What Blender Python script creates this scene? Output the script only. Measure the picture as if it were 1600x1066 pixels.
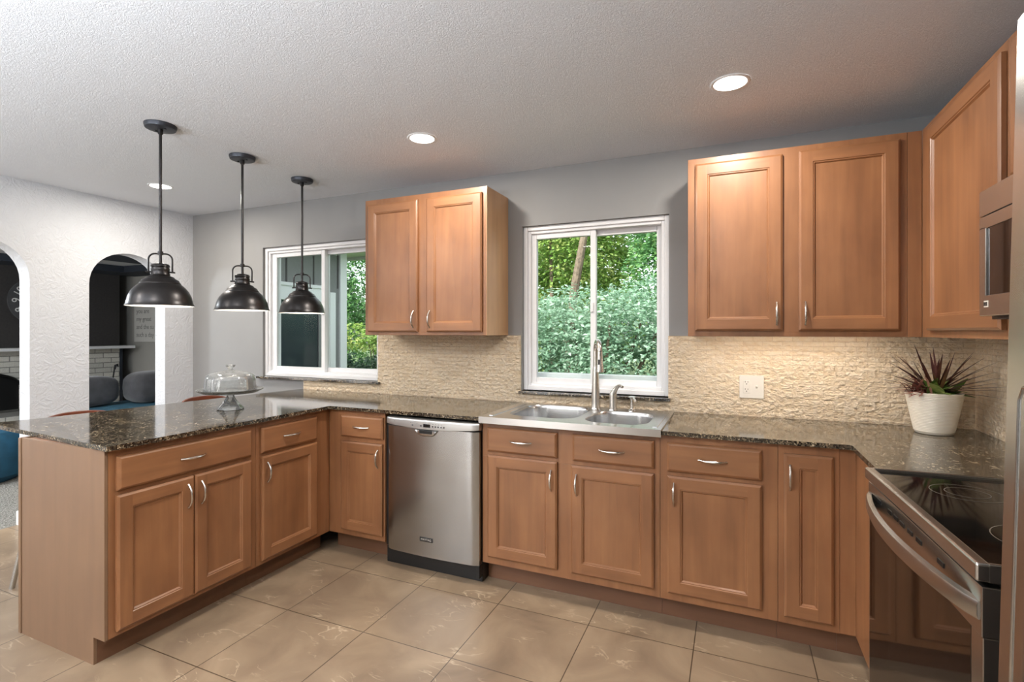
import bpy, bmesh, math, random
from mathutils import Vector, Matrix
PI = math.pi
sc = bpy.context.scene
COL = sc.collection
for o in list(bpy.data.objects):
    bpy.data.objects.remove(o)

# ------------------------------------------------------------------ camera
CAM = (2.35, -3.109, 1.380)
cd = bpy.data.cameras.new('camera')
cam = bpy.data.objects.new('camera', cd)
COL.objects.link(cam)
cam.location = CAM
cam.rotation_euler = (PI / 2, 0, math.radians(23.52))
cd.sensor_width = 36
cd.lens = 795.26 / 1600 * 36
cd.shift_y = -(533 - 517.98) / 1600
cd.clip_start = 0.02
cd.clip_end = 300
sc.camera = cam

# ------------------------------------------------------------------ world, sun, exposure
w = bpy.data.worlds.new('sky')
sc.world = w
w.use_nodes = True
nt = w.node_tree
nt.nodes.clear()
sky = nt.nodes.new('ShaderNodeTexSky')
sky.sky_type = 'NISHITA'
sky.sun_disc = False
sky.sun_elevation = math.radians(48)
sky.sun_rotation = math.radians(200)
sky.air_density = 1.0
sky.dust_density = 3.0
hsv = nt.nodes.new('ShaderNodeHueSaturation')
hsv.inputs['Saturation'].default_value = 0.22
bg = nt.nodes.new('ShaderNodeBackground')
bg.inputs['Strength'].default_value = 0.8
wo = nt.nodes.new('ShaderNodeOutputWorld')
nt.links.new(sky.outputs[0], hsv.inputs['Color'])
nt.links.new(hsv.outputs[0], bg.inputs[0])
nt.links.new(bg.outputs[0], wo.inputs[0])

sd = bpy.data.lights.new('sun', 'SUN')
sun = bpy.data.objects.new('sun', sd)
COL.objects.link(sun)
sd.energy = 3.2
sd.angle = math.radians(4)
sd.color = (1.0, 0.95, 0.86)
sun.rotation_euler = (math.radians(38), 0, math.radians(-35))

RECESSED_W = 23.0
PENDANT_W = 2.5
UPLIGHT_W = 225.0
vs = sc.view_settings
vs.view_transform = 'Standard'
vs.look = 'None'
vs.gamma = 1.0
vs.use_curve_mapping = False
vs.exposure = -0.3
sc.cycles.use_denoising = True
sc.cycles.sample_clamp_indirect = 6.0
sc.cycles.max_bounces = 10
sc.cycles.transparent_max_bounces = 24
sc.cycles.caustics_reflective = False
sc.cycles.caustics_refractive = False

# ------------------------------------------------------------------ materials
def srgb(r, g, b):
    f = lambda c: (c / 255 / 12.92) if c / 255 <= 0.04045 else ((c / 255 + 0.055) / 1.055) ** 2.4
    return (f(r), f(g), f(b), 1.0)

class NT:
    def __init__(self, name):
        self.m = bpy.data.materials.new(name)
        self.m.use_nodes = True
        self.t = self.m.node_tree
        self.b = self.t.nodes['Principled BSDF']
        self.out = self.t.nodes['Material Output']
    def n(self, typ, **kw):
        x = self.t.nodes.new('ShaderNode' + typ)
        for k, v in kw.items():
            if k.startswith('i_'):
                x.inputs[k[2:].replace('_', ' ')].default_value = v
            else:
                setattr(x, k, v)
        return x
    def l(self, a, ao, b, bi):
        self.t.links.new(a.outputs[ao], b.inputs[bi])
    def pos(self, scale=(1, 1, 1), loc=(0, 0, 0)):
        g = self.n('NewGeometry')
        mp = self.n('Mapping')
        mp.inputs['Scale'].default_value = scale
        mp.inputs['Location'].default_value = loc
        self.l(g, 'Position', mp, 'Vector')
        return mp
    def ramp(self, stops, interp='LINEAR'):
        r = self.n('ValToRGB')
        cr = r.color_ramp
        cr.interpolation = interp
        while len(cr.elements) < len(stops):
            cr.elements.new(0.5)
        for e, (p, c) in zip(cr.elements, stops):
            e.position = p
            e.color = c
        return r
    def bump(self, src, so, strength, dist):
        bn = self.n('Bump')
        bn.inputs['Strength'].default_value = strength
        bn.inputs['Distance'].default_value = dist
        self.l(src, so, bn, 'Height')
        self.l(bn, 'Normal', self.b, 'Normal')
        return bn
    def set(self, **kw):
        for k, v in kw.items():
            self.b.inputs[k.replace('_', ' ')].default_value = v
        return self

def scl(c, k):
    return (c[0] * k, c[1] * k, c[2] * k, 1)

def plain(name, col, rough=0.5, metal=0.0, var=0.06, scale=30, bump=0.0, bdist=0.002, **kw):
    q = NT(name)
    q.set(Roughness=rough, Metallic=metal)
    n = q.n('TexNoise'); n.inputs['Scale'].default_value = scale; n.inputs['Detail'].default_value = 4
    p = q.pos(); q.l(p, 0, n, 'Vector')
    r = q.ramp([(0.3, scl(col, 1 - var)), (0.7, scl(col, 1 + var))])
    q.l(n, 'Fac', r, 'Fac'); q.l(r, 'Color', q.b, 'Base Color')
    if bump:
        q.bump(n, 'Fac', bump, bdist)
    for k, v in kw.items():
        q.b.inputs[k.replace('_', ' ')].default_value = v
    return q.m

def wood(name, col, axis=2, contrast=0.2, rough=0.40):
    q = NT(name)
    s = [26, 26, 26]; s[axis] = 1.6
    a = q.n('TexNoise'); a.inputs['Scale'].default_value = 1.0; a.inputs['Detail'].default_value = 6; a.inputs['Distortion'].default_value = 0.4
    q.l(q.pos(tuple(s)), 0, a, 'Vector')
    s2 = [6, 6, 6]; s2[axis] = 3
    b = q.n('TexNoise'); b.inputs['Scale'].default_value = 1.0; b.inputs['Detail'].default_value = 3
    q.l(q.pos(tuple(s2)), 0, b, 'Vector')
    ra = q.ramp([(0.3, scl(col, 1 - contrast * 0.7)), (0.7, scl(col, 1 + contrast * 0.7))])
    q.l(a, 'Fac', ra, 'Fac')
    rb = q.ramp([(0.3, (1 - contrast, 1 - contrast * 1.15, 1 - contrast * 1.25, 1)), (0.7, (1.0 + contrast * .6, 1.0 + contrast * .7, 1.0 + contrast * .7, 1))])
    q.l(b, 'Fac', rb, 'Fac')
    mx = q.n('MixRGB', blend_type='MULTIPLY'); mx.inputs[0].default_value = 1.0
    q.l(ra, 'Color', mx, 1); q.l(rb, 'Color', mx, 2)
    q.l(mx, 0, q.b, 'Base Color')
    q.set(Roughness=rough); q.b.inputs['Coat Weight'].default_value = 0.15; q.b.inputs['Coat Roughness'].default_value = 0.2
    q.bump(a, 'Fac', 0.03, 0.001)
    return q.m

WOODC = srgb(140, 95, 62)
M = {}
M['wood'] = wood('maple_vertical', WOODC, 2)
M['wood_x'] = wood('maple_grain_x', WOODC, 0)
M['wood_y'] = wood('maple_grain_y', WOODC, 1)
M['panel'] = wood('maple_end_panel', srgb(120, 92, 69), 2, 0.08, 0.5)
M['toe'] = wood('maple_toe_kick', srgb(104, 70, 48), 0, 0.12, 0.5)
M['lit_wood'] = wood('maple_lit_side', srgb(196, 152, 110), 2, 0.1, 0.35)  # same maple made paler: light on the cabinet side put into the colour
M['stool_wood'] = wood('cherry_stool', srgb(112, 58, 38), 1, 0.15, 0.3)
M['wall_gray'] = plain('gray_wall_paint', srgb(146, 145, 144), 0.75, var=0.015, scale=6, bump=0.05)
M['wing_gray'] = plain('gray_room_paint', srgb(160, 157, 150), 0.8, var=0.02, scale=5)
M['charcoal'] = plain('charcoal_wall_paint', srgb(56, 53, 52), 0.75, var=0.15, scale=40)
M['soffit'] = plain('dark_navy_paint', srgb(40, 46, 56), 0.7, var=0.05)
M['white_trim'] = plain('white_trim_paint', srgb(225, 225, 225), 0.4, var=0.01)
M['vinyl'] = plain('white_vinyl', srgb(232, 232, 234), 0.35, var=0.01)
M['stainless'] = None

def plaster(name, col, s1, s2, strength, dist, rough=0.7):
    q = NT(name)
    a = q.n('TexNoise'); a.inputs['Scale'].default_value = s1; a.inputs['Detail'].default_value = 5; a.inputs['Distortion'].default_value = 1.6
    q.l(q.pos(), 0, a, 'Vector')
    r1 = q.ramp([(0.38, (0, 0, 0, 1)), (0.5, (1, 1, 1, 1)), (0.62, (0.25, 0.25, 0.25, 1))])
    q.l(a, 'Fac', r1, 'Fac')
    b = q.n('TexNoise'); b.inputs['Scale'].default_value = s2; b.inputs['Detail'].default_value = 3
    q.l(q.pos(), 0, b, 'Vector')
    mx = q.n('MixRGB', blend_type='ADD'); mx.inputs[0].default_value = 0.5
    q.l(r1, 'Color', mx, 1); q.l(b, 'Fac', mx, 2)
    q.b.inputs['Base Color'].default_value = col
    q.set(Roughness=rough)
    q.bump(mx, 0, strength, dist)
    return q.m
M['plaster'] = plaster('white_trowelled_plaster', srgb(208, 209, 213), 14, 60, 0.32, 0.010)
M['ceiling'] = plaster('white_stippled_ceiling', srgb(226, 229, 234), 70, 140, 0.42, 0.005)

def stainless(name, col=(0.50, 0.49, 0.47, 1), rough=0.27, axis=0, aniso=0.0):
    q = NT(name)
    sc3 = [30, 30, 30]; sc3[axis] = 0.8
    a = q.n('TexNoise'); a.inputs['Scale'].default_value = 1.0; a.inputs['Detail'].default_value = 2
    q.l(q.pos(tuple(sc3)), 0, a, 'Vector')
    r = q.ramp([(0.3, scl(col, 0.97)), (0.7, scl(col, 1.03))])
    q.l(a, 'Fac', r, 'Fac'); q.l(r, 'Color', q.b, 'Base Color')
    q.set(Metallic=1.0, Roughness=rough)
    return q.m
M['steel_x'] = stainless('brushed_steel_x', axis=0)
M['steel_door'] = stainless('brushed_steel_wavy_door', (0.45, 0.46, 0.465, 1), 0.25, axis=0)
_q = M['steel_door'].node_tree
_n = _q.nodes.new('ShaderNodeTexNoise'); _n.inputs['Scale'].default_value = 2.6; _n.inputs['Detail'].default_value = 1
_g = _q.nodes.new('ShaderNodeNewGeometry'); _q.links.new(_g.outputs['Position'], _n.inputs['Vector'])
_b = _q.nodes.new('ShaderNodeBump'); _b.inputs['Strength'].default_value = 0.35; _b.inputs['Distance'].default_value = 0.03
_q.links.new(_n.outputs['Fac'], _b.inputs['Height']); _q.links.new(_b.outputs['Normal'], _q.nodes['Principled BSDF'].inputs['Normal'])
M['steel_y'] = stainless('brushed_steel_y', axis=1)
M['steel_z'] = stainless('brushed_steel_z', axis=2)
M['sink_steel'] = stainless('sink_steel', (0.60, 0.60, 0.60, 1), 0.24, 0)
M['nickel'] = stainless('brushed_nickel', (0.66, 0.62, 0.57, 1), 0.25, 2)
M['console'] = stainless('silver_console', (0.56, 0.56, 0.55, 1), 0.4, 0)
M['bronze'] = plain('dark_bronze_metal', srgb(56, 54, 54), 0.33, 0.85, var=0.12, scale=25)
M['bronze_flat'] = plain('dark_canopy_metal', srgb(62, 64, 70), 0.45, 0.6, var=0.05)
M['chrome'] = plain('satin_chrome_tube', srgb(190, 190, 188), 0.22, 1.0, var=0.02)
M['shade_white'] = plain('white_enamel', srgb(245, 242, 236), 0.4, var=0.01)
M['black'] = plain('black_plastic', srgb(16, 16, 16), 0.4, var=0.05)
M['dark_glass'] = plain('black_ceramic_glass', srgb(14, 13, 12), 0.06, var=0.05)
M['oven_glass'] = plain('smoked_oven_glass', srgb(24, 17, 13), 0.05, var=0.05)
M['button'] = plain('gray_button_print', srgb(70, 70, 74), 0.5, var=0.02)
M['ring'] = plain('burner_ring_print', srgb(120, 112, 100), 0.35, var=0.02)
M['ivory'] = plain('white_switch_plastic', srgb(226, 220, 210), 0.35, var=0.01)
M['slot'] = plain('dark_slot', srgb(60, 52, 46), 0.5, var=0.02)
M['pot'] = plain('cream_glazed_ceramic', srgb(232, 224, 210), 0.3, var=0.015)
M['soil'] = plain('potting_soil', srgb(52, 40, 30), 0.95, var=0.3, scale=90, bump=0.6, bdist=0.006)
M['sofa'] = plain('charcoal_velour', srgb(72, 70, 72), 0.85, var=0.25, scale=9, bump=0.3, bdist=0.02)
M['sofa'].node_tree.nodes['Principled BSDF'].inputs['Sheen Weight'].default_value = 0.4
M['sofa_light'] = plain('grey_velour', srgb(108, 104, 104), 0.85, var=0.2, scale=9, bump=0.2, bdist=0.02)
M['teal'] = plain('teal_blue_upholstery', srgb(60, 104, 124), 0.8, var=0.12, scale=12)
M['teal_dark'] = plain('deep_teal_velvet', srgb(24, 74, 98), 0.7, var=0.2, scale=10)
M['carpet'] = plain('grey_shag_carpet', srgb(146, 142, 134), 0.95, var=0.35, scale=70, bump=1.0, bdist=0.03)
M['siding'] = plain('grey_painted_siding', srgb(128, 128, 128), 0.7, var=0.05)
M['siding_gap'] = plain('dark_siding_batten', srgb(66, 62, 62), 0.7, var=0.05)
M['patio_glass'] = plain('dark_patio_glass', srgb(44, 52, 60), 0.08, var=0.3, scale=1.5)
M['canvas'] = plain('pale_canvas', srgb(196, 194, 188), 0.8, var=0.02)
M['ink'] = plain('grey_ink', srgb(128, 126, 122), 0.7, var=0.02)
M['clock'] = plain('dark_grey_clock_face', srgb(74, 74, 76), 0.7, var=0.06)
M['numeral'] = plain('white_numeral', srgb(225, 225, 222), 0.6, var=0.01)
M['brick_white'] = None
M['grass'] = plain('lawn_ground', srgb(92, 110, 66), 0.95, var=0.3, scale=14)
M['bark'] = plain('tree_bark', srgb(120, 104, 88), 0.95, var=0.3, scale=18, bump=0.6, bdist=0.03)
M['concrete'] = plain('pale_bounce_concrete', srgb(206, 204, 200), 0.9, var=0.06, scale=3)  # ground out of view, made pale to bounce light up to the ceiling
M['range_side'] = plain('glossy_brown_side', srgb(84, 58, 46), 0.25, 0.3, var=0.05)  # even dark brown gloss for the range side
M['letter'] = plain('pale_logo_lettering', srgb(200, 196, 188), 0.4, var=0.01)

def brick_mat(name, c1, c2, cm, bw, bh, mortar, plane, bump, bd, rough=0.75, noise=0.0, off=0.5, nscale=60):
    """bricks laid in the wall plane: plane 'xz' or 'yz'"""
    q = NT(name)
    g = q.n('NewGeometry')
    sp = q.n('SeparateXYZ'); q.l(g, 'Position', sp, 0)
    cb = q.n('CombineXYZ')
    q.l(sp, 'X' if plane[0] == 'x' else 'Y', cb, 0); q.l(sp, 'Z', cb, 1)
    br = q.n('TexBrick'); br.offset = off
    br.inputs['Scale'].default_value = 1.0
    br.inputs['Brick Width'].default_value = bw; br.inputs['Row Height'].default_value = bh
    br.inputs['Mortar Size'].default_value = mortar; br.inputs['Mortar Smooth'].default_value = 0.3
    br.inputs['Color1'].default_value = c1; br.inputs['Color2'].default_value = c2; br.inputs['Mortar'].default_value = cm
    q.l(cb, 0, br, 'Vector')
    nz = q.n('TexNoise'); nz.inputs['Scale'].default_value = nscale; nz.inputs['Detail'].default_value = 6
    mpn = q.n('Mapping'); mpn.inputs['Scale'].default_value = (1, 1, 1.35 if noise else 1)
    q.l(g, 'Position', mpn, 0); q.l(mpn, 0, nz, 'Vector')
    mx = q.n('MixRGB', blend_type='OVERLAY'); mx.inputs[0].default_value = 0.35
    q.l(br, 'Color', mx, 1); q.l(nz, 'Fac', mx, 2)
    q.l(mx, 0, q.b, 'Base Color')
    q.set(Roughness=rough)
    inv = q.n('Math', operation='SUBTRACT'); inv.inputs[0].default_value = 1.0
    q.l(br, 'Fac', inv, 1)
    if noise:
        # each brick gets its own depth plus a rough split face
        hs = q.n('RGBToBW'); q.l(br, 'Color', hs, 0)
        m1 = q.n('Math', operation='MULTIPLY_ADD'); m1.inputs[1].default_value = noise
        q.l(nz, 'Fac', m1, 0); q.l(inv, 0, m1, 2)
        m2 = q.n('Math', operation='MULTIPLY_ADD'); m2.inputs[1].default_value = 1.5
        q.l(hs, 0, m2, 0); q.l(m1, 0, m2, 2)
        q.bump(m2, 0, bump, bd)
    else:
        q.bump(inv, 0, bump, bd)
    return q.m
SP = dict(bw=0.096, bh=0.0255, mortar=0.0016, bump=1.0, bd=0.007, noise=3.8, nscale=44)
M['split_x'] = brick_mat('split_face_stone_x', srgb(244, 224, 196), srgb(234, 212, 182), srgb(224, 200, 170), plane='xz', **SP)
M['split_y'] = brick_mat('split_face_stone_y', srgb(244, 224, 196), srgb(234, 212, 182), srgb(224, 200, 170), plane='yz', **SP)
M['brick_white'] = brick_mat('white_painted_brick', srgb(214, 210, 200), srgb(196, 194, 186), srgb(140, 138, 132), 0.22, 0.075, 0.006, 'yz', 0.7, 0.01)

def granite():
    q = NT('dark_speckled_granite')
    p = q.pos()
    dn = q.n('TexNoise'); dn.inputs['Scale'].default_value = 60; dn.inputs['Detail'].default_value = 3
    q.l(p, 0, dn, 'Vector')
    mv = q.n('MixRGB', blend_type='ADD'); mv.inputs[0].default_value = 0.02
    q.l(p, 0, mv, 1); q.l(dn, 'Color', mv, 2)
    v = q.n('TexVoronoi'); v.inputs['Scale'].default_value = 170
    q.l(mv, 0, v, 'Vector')
    sp = q.n('SeparateColor'); q.l(v, 'Color', sp, 0)
    r = q.ramp([(0.0, srgb(36, 33, 30)), (0.34, srgb(62, 56, 48)), (0.58, srgb(92, 82, 68)), (0.76, srgb(120, 108, 90)), (0.89, srgb(156, 142, 120)), (0.97, srgb(200, 186, 164))], 'CONSTANT')
    q.l(sp, 0, r, 'Fac')
    n2 = q.n('TexNoise'); n2.inputs['Scale'].default_value = 9; n2.inputs['Detail'].default_value = 3
    q.l(p, 0, n2, 'Vector')
    r2 = q.ramp([(0.35, (0.48, 0.48, 0.48, 1)), (0.65, (1.08, 1.03, 0.95, 1))])
    q.l(n2, 'Fac', r2, 'Fac')
    mx = q.n('MixRGB', blend_type='MULTIPLY'); mx.inputs[0].default_value = 1
    q.l(r, 'Color', mx, 1); q.l(r2, 'Color', mx, 2)
    q.l(mx, 0, q.b, 'Base Color')
    q.set(Roughness=0.085, IOR=1.75)
    q.bump(sp, 0, 0.035, 0.001)
    return q.m
M['granite'] = granite()

def tile_floor():
    q = NT('beige_veined_floor_tile')
    g = q.n('NewGeometry')
    mp = q.n('Mapping'); mp.inputs['Location'].default_value = (-0.3265 + 0.466 * 20, 0.775 + 0.466 * 20, 0)
    q.l(g, 'Position', mp, 0)
    br = q.n('TexBrick'); br.offset = 0.0; br.squash = 1.0
    br.inputs['Scale'].default_value = 1; br.inputs['Brick Width'].default_value = 0.466; br.inputs['Row Height'].default_value = 0.466
    br.inputs['Mortar Size'].default_value = 0.0022; br.inputs['Mortar Smooth'].default_value = 0.1
    br.inputs['Color1'].default_value = (1, 1, 1, 1); br.inputs['Color2'].default_value = (0.88, 0.87, 0.86, 1); br.inputs['Mortar'].default_value = (0.22, 0.19, 0.16, 1)
    q.l(mp, 0, br, 'Vector')
    a = q.n('TexNoise'); a.inputs['Scale'].default_value = 3.2; a.inputs['Detail'].default_value = 7; a.inputs['Distortion'].default_value = 0.8
    q.l(g, 'Position', a, 'Vector')
    r = q.ramp([(0.3, srgb(118, 99, 80)), (0.5, srgb(138, 118, 96)), (0.7, srgb(156, 135, 111))])
    q.l(a, 'Fac', r, 'Fac')
    # thin pale veins
    mp2 = q.n('Mapping'); mp2.inputs['Rotation'].default_value = (0, 0, 0.7); mp2.inputs['Scale'].default_value = (1.0, 2.6, 1)
    q.l(g, 'Position', mp2, 0)
    b = q.n('TexNoise'); b.inputs['Scale'].default_value = 3.4; b.inputs['Detail'].default_value = 4; b.inputs['Distortion'].default_value = 1.2
    q.l(mp2, 0, b, 'Vector')
    rb = q.ramp([(0.484, (0, 0, 0, 1)), (0.5, (1, 1, 1, 1)), (0.516, (0, 0, 0, 1))])
    q.l(b, 'Fac', rb, 'Fac')
    c = q.n('TexNoise'); c.inputs['Scale'].default_value = 5; q.l(g, 'Position', c, 'Vector')
    rc = q.ramp([(0.5, (0, 0, 0, 1)), (0.66, (0.75, 0.75, 0.75, 1))]); q.l(c, 'Fac', rc, 'Fac')
    mm = q.n('MixRGB', blend_type='MULTIPLY'); mm.inputs[0].default_value = 1
    q.l(rb, 'Color', mm, 1); q.l(rc, 'Color', mm, 2)
    mv = q.n('MixRGB'); mv.inputs[2].default_value = srgb(196, 176, 150)
    q.l(mm, 0, mv, 0); q.l(r, 'Color', mv, 1)
    mx = q.n('MixRGB', blend_type='MULTIPLY'); mx.inputs[0].default_value = 1
    q.l(mv, 0, mx, 1); q.l(br, 'Color', mx, 2)
    q.l(mx, 0, q.b, 'Base Color')
    q.set(Roughness=0.38)
    inv = q.n('Math', operation='SUBTRACT'); inv.inputs[0].default_value = 1.0; q.l(br, 'Fac', inv, 1)
    ad = q.n('Math', operation='MULTIPLY_ADD'); ad.inputs[1].default_value = 0.4
    q.l(a, 'Fac', ad, 0); q.l(inv, 0, ad, 2)
    q.bump(ad, 0, 0.35, 0.003)
    return q.m
M['tile'] = tile_floor()

def pane_mat():
    q = NT('clear_window_glass')
    tr = q.n('BsdfTransparent'); tr.inputs[0].default_value = (0.93, 0.96, 0.95, 1)
    gl = q.n('BsdfGlossy'); gl.inputs['Roughness'].default_value = 0.02
    fr = q.n('Fresnel'); fr.inputs['IOR'].default_value = 1.10
    mx = q.n('MixShader')
    q.l(fr, 0, mx, 0); q.l(tr, 0, mx, 1); q.l(gl, 0, mx, 2); q.l(mx, 0, q.out, 0)
    return q.m
M['pane'] = pane_mat()

def glass_mat():
    q = NT('pressed_clear_glass')
    tr = q.n('BsdfTransparent'); tr.inputs[0].default_value = (0.93, 0.94, 0.94, 1)
    gl = q.n('BsdfGlossy'); gl.inputs['Roughness'].default_value = 0.05
    df = q.n('BsdfDiffuse'); df.inputs[0].default_value = (0.9, 0.92, 0.93, 1)
    fr = q.n('LayerWeight'); fr.inputs['Blend'].default_value = 0.35
    mx = q.n('MixShader'); q.l(fr, 'Fresnel', mx, 0); q.l(tr, 0, mx, 1); q.l(gl, 0, mx, 2)
    m2 = q.n('MixShader'); m2.inputs[0].default_value = 0.14
    q.l(mx, 0, m2, 1); q.l(df, 0, m2, 2); q.l(m2, 0, q.out, 0)
    return q.m
M['glass'] = glass_mat()

def emit(name, col, st):
    q = NT(name)
    q.b.inputs['Base Color'].default_value = col
    q.b.inputs['Emission Color'].default_value = col
    q.b.inputs['Emission Strength'].default_value = st
    return q.m
M['lens'] = emit('lit_lens', (1.0, 0.96, 0.90, 1), 12.0)
M['bulb'] = emit('lit_bulb', (1.0, 0.9, 0.76, 1), 12.0)
M['display'] = plain('dark_display', srgb(20, 20, 22), 0.2, var=0.02)

def leaf_mat(name, c1, c2, c3, trans=0.35, rough=0.5, scale=2.5):
    q = NT(name)
    g = q.n('NewGeometry')
    r = q.ramp([(0.0, c1), (0.5, c2), (1.0, c3)])
    nz = q.n('TexNoise'); nz.inputs['Scale'].default_value = scale; nz.inputs['Detail'].default_value = 2; q.l(g, 'Position', nz, 'Vector')
    ad = q.n('Math', operation='MULTIPLY_ADD'); ad.inputs[1].default_value = 0.6
    q.l(g, 'Random Per Island', ad, 0)
    m2 = q.n('Math', operation='MULTIPLY_ADD'); m2.inputs[1].default_value = 1.2; m2.inputs[2].default_value = -0.4
    q.l(nz, 'Fac', m2, 0); q.l(m2, 0, ad, 2)
    q.l(ad, 0, r, 'Fac'); q.l(r, 'Color', q.b, 'Base Color')
    q.set(Roughness=rough)
    tl = q.n('BsdfTranslucent'); q.l(r, 'Color', tl, 0)
    mx = q.n('MixShader'); mx.inputs[0].default_value = trans
    q.l(q.b, 0, mx, 1); q.l(tl, 0, mx, 2); q.l(mx, 0, q.out, 0)
    return q.m
M['leaf_mint'] = leaf_mat('mint_green_leaves', srgb(88, 124, 92), srgb(142, 176, 146), srgb(208, 226, 206))
M['leaf_yellow'] = leaf_mat('yellow_green_leaves', srgb(92, 132, 58), srgb(146, 180, 90), srgb(222, 222, 146))
M['leaf_green'] = leaf_mat('fresh_green_leaves', srgb(60, 104, 62), srgb(96, 146, 86), srgb(156, 194, 122))
M['leaf_dark'] = leaf_mat('deep_green_leaves', srgb(36, 62, 44), srgb(54, 86, 60), srgb(84, 118, 84))
M['leaf_red'] = leaf_mat('dark_red_spiky_leaves', srgb(50, 26, 28), srgb(84, 46, 40), srgb(110, 74, 50), 0.1, 0.4, 8)
M['leaf_pot'] = leaf_mat('green_variegated_leaves', srgb(50, 84, 34), srgb(96, 128, 56), srgb(190, 190, 120), 0.2, 0.4, 20)
M['leaf_pink'] = leaf_mat('pinkish_feathery_leaves', srgb(104, 56, 48), srgb(150, 96, 84), srgb(186, 140, 120), 0.2, 0.5, 10)

# ------------------------------------------------------------------ mesh helpers
def new():
    return bmesh.new()

def box(bm, x0, x1, y0, y1, z0, z1, b=0.0, seg=2, mi=0):
    if x0 > x1: x0, x1 = x1, x0
    if y0 > y1: y0, y1 = y1, y0
    r = bmesh.ops.create_cube(bm, size=1.0)
    for v in r['verts']:
        v.co = Vector((x0 if v.co.x < 0 else x1, y0 if v.co.y < 0 else y1, z0 if v.co.z < 0 else z1))
    fs = set(f for v in r['verts'] for f in v.link_faces)
    for f in fs: f.material_index = mi
    if b > 0:
        es = list(set(e for v in r['verts'] for e in v.link_edges))
        rr = bmesh.ops.bevel(bm, geom=es, offset=b, segments=seg, profile=0.5, affect='EDGES', clamp_overlap=True)
        for f in rr['faces']: f.material_index = mi
    return bm

def prism(bm, poly, z0, z1, mi=0, axis='z'):
    """extrude a 2-D polygon along an axis"""
    def P(a, b, c):
        return {'z': (a, b, c), 'y': (a, c, b), 'x': (c, a, b)}[axis]
    lo = [bm.verts.new(P(a, b, z0)) for a, b in poly]
    hi = [bm.verts.new(P(a, b, z1)) for a, b in poly]
    n = len(poly)
    fs = [bm.faces.new(lo[::-1]), bm.faces.new(hi)]
    for i in range(n):
        fs.append(bm.faces.new((lo[i], lo[(i + 1) % n], hi[(i + 1) % n], hi[i])))
    for f in fs: f.material_index = mi
    bmesh.ops.recalc_face_normals(bm, faces=fs)
    return fs

def tube(bm, pts, r, n=12, cap=True, mi=0, flat=1.0, up=None):
    pts = [Vector(p) for p in pts]
    rs = r if isinstance(r, (list, tuple)) else [r] * len(pts)
    rings = []
    prev = None
    for i, p in enumerate(pts):
        t = (pts[min(i + 1, len(pts) - 1)] - pts[max(i - 1, 0)]).normalized()
        if prev is None:
            a = Vector(up) if up else (Vector((0, 0, 1)) if abs(t.z) < 0.9 else Vector((1, 0, 0)))
        else:
            a = prev
        s = t.cross(a)
        if s.length < 1e-6: s = t.cross(Vector((1, 0.2, 0)))
        s.normalize()
        a = s.cross(t).normalized(); prev = a
        rings.append([bm.verts.new(p + (s * math.cos(2 * PI * k / n) * flat + a * math.sin(2 * PI * k / n)) * rs[i]) for k in range(n)])
    fs = []
    for i in range(len(rings) - 1):
        for k in range(n):
            fs.append(bm.faces.new((rings[i][k], rings[i][(k + 1) % n], rings[i + 1][(k + 1) % n], rings[i + 1][k])))
    if cap:
        fs.append(bm.faces.new(rings[0][::-1])); fs.append(bm.faces.new(rings[-1]))
    for f in fs: f.material_index = mi
    bmesh.ops.recalc_face_normals(bm, faces=fs)
    return fs

def lathe(bm, prof, c=(0, 0, 0), n=48, mi=0, wave=None):
    rings = []
    for j, (r, z) in enumerate(prof):
        if r < 1e-5:
            rings.append([bm.verts.new((c[0], c[1], c[2] + z))])
        else:
            rings.append([])
            for k in range(n):
                a = 2 * PI * k / n
                rr = r * (wave(a, j) if wave else 1.0)
                rings[-1].append(bm.verts.new((c[0] + rr * math.cos(a), c[1] + rr * math.sin(a), c[2] + z)))
    fs = []
    for i in range(len(rings) - 1):
        A, B = rings[i], rings[i + 1]
        for k in range(n):
            k2 = (k + 1) % n
            if len(A) == 1 and len(B) == 1: continue
            if len(A) == 1: fs.append(bm.faces.new((A[0], B[k], B[k2])))
            elif len(B) == 1: fs.append(bm.faces.new((A[k], A[k2], B[0])))
            else: fs.append(bm.faces.new((A[k], A[k2], B[k2], B[k])))
    for f in fs: f.material_index = mi
    bmesh.ops.recalc_face_normals(bm, faces=fs)
    return fs

def obj(name, bm, mats, parent=None, smooth=True, angle=35):
    me = bpy.data.meshes.new(name)
    off = Vector((0, 0, 0))
    p = parent
    while p is not None:
        off += p.location; p = p.parent
    if off.length > 0:
        bmesh.ops.translate(bm, verts=bm.verts, vec=-off)
    bm.to_mesh(me); bm.free()
    if not isinstance(mats, (list, tuple)): mats = [mats]
    for m in mats: me.materials.append(m)
    o = bpy.data.objects.new(name, me)
    COL.objects.link(o)
    if parent is not None: o.parent = parent
    if smooth:
        for f in me.polygons: f.use_smooth = True
        try:
            me.set_sharp_from_angle(angle=math.radians(angle))
        except Exception:
            pass
        if len(me.polygons) < 1500:
            wn = o.modifiers.new('weighted_normal', 'WEIGHTED_NORMAL'); wn.weight = 90; wn.keep_sharp = True
    return o

def tag(o, label, cat, group=None, kind=None):
    o['label'] = label; o['category'] = cat
    if group: o['group'] = group
    if kind: o['kind'] = kind
    return o

def thing(name, label, cat, loc=(0, 0, 0), group=None, kind=None):
    o = bpy.data.objects.new(name, None)
    o.empty_display_size = 0.1
    COL.objects.link(o); o.location = loc
    return tag(o, label, cat, group, kind)

def struct(name, bm, mats, label, cat, smooth=False):
    return tag(obj(name, bm, mats, None, smooth), label, cat, None, 'structure')

def copy_tree(o, parent=None):
    c = o.copy(); COL.objects.link(c); c.parent = parent
    for ch in list(o.children): copy_tree(ch, c)
    return c

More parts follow.
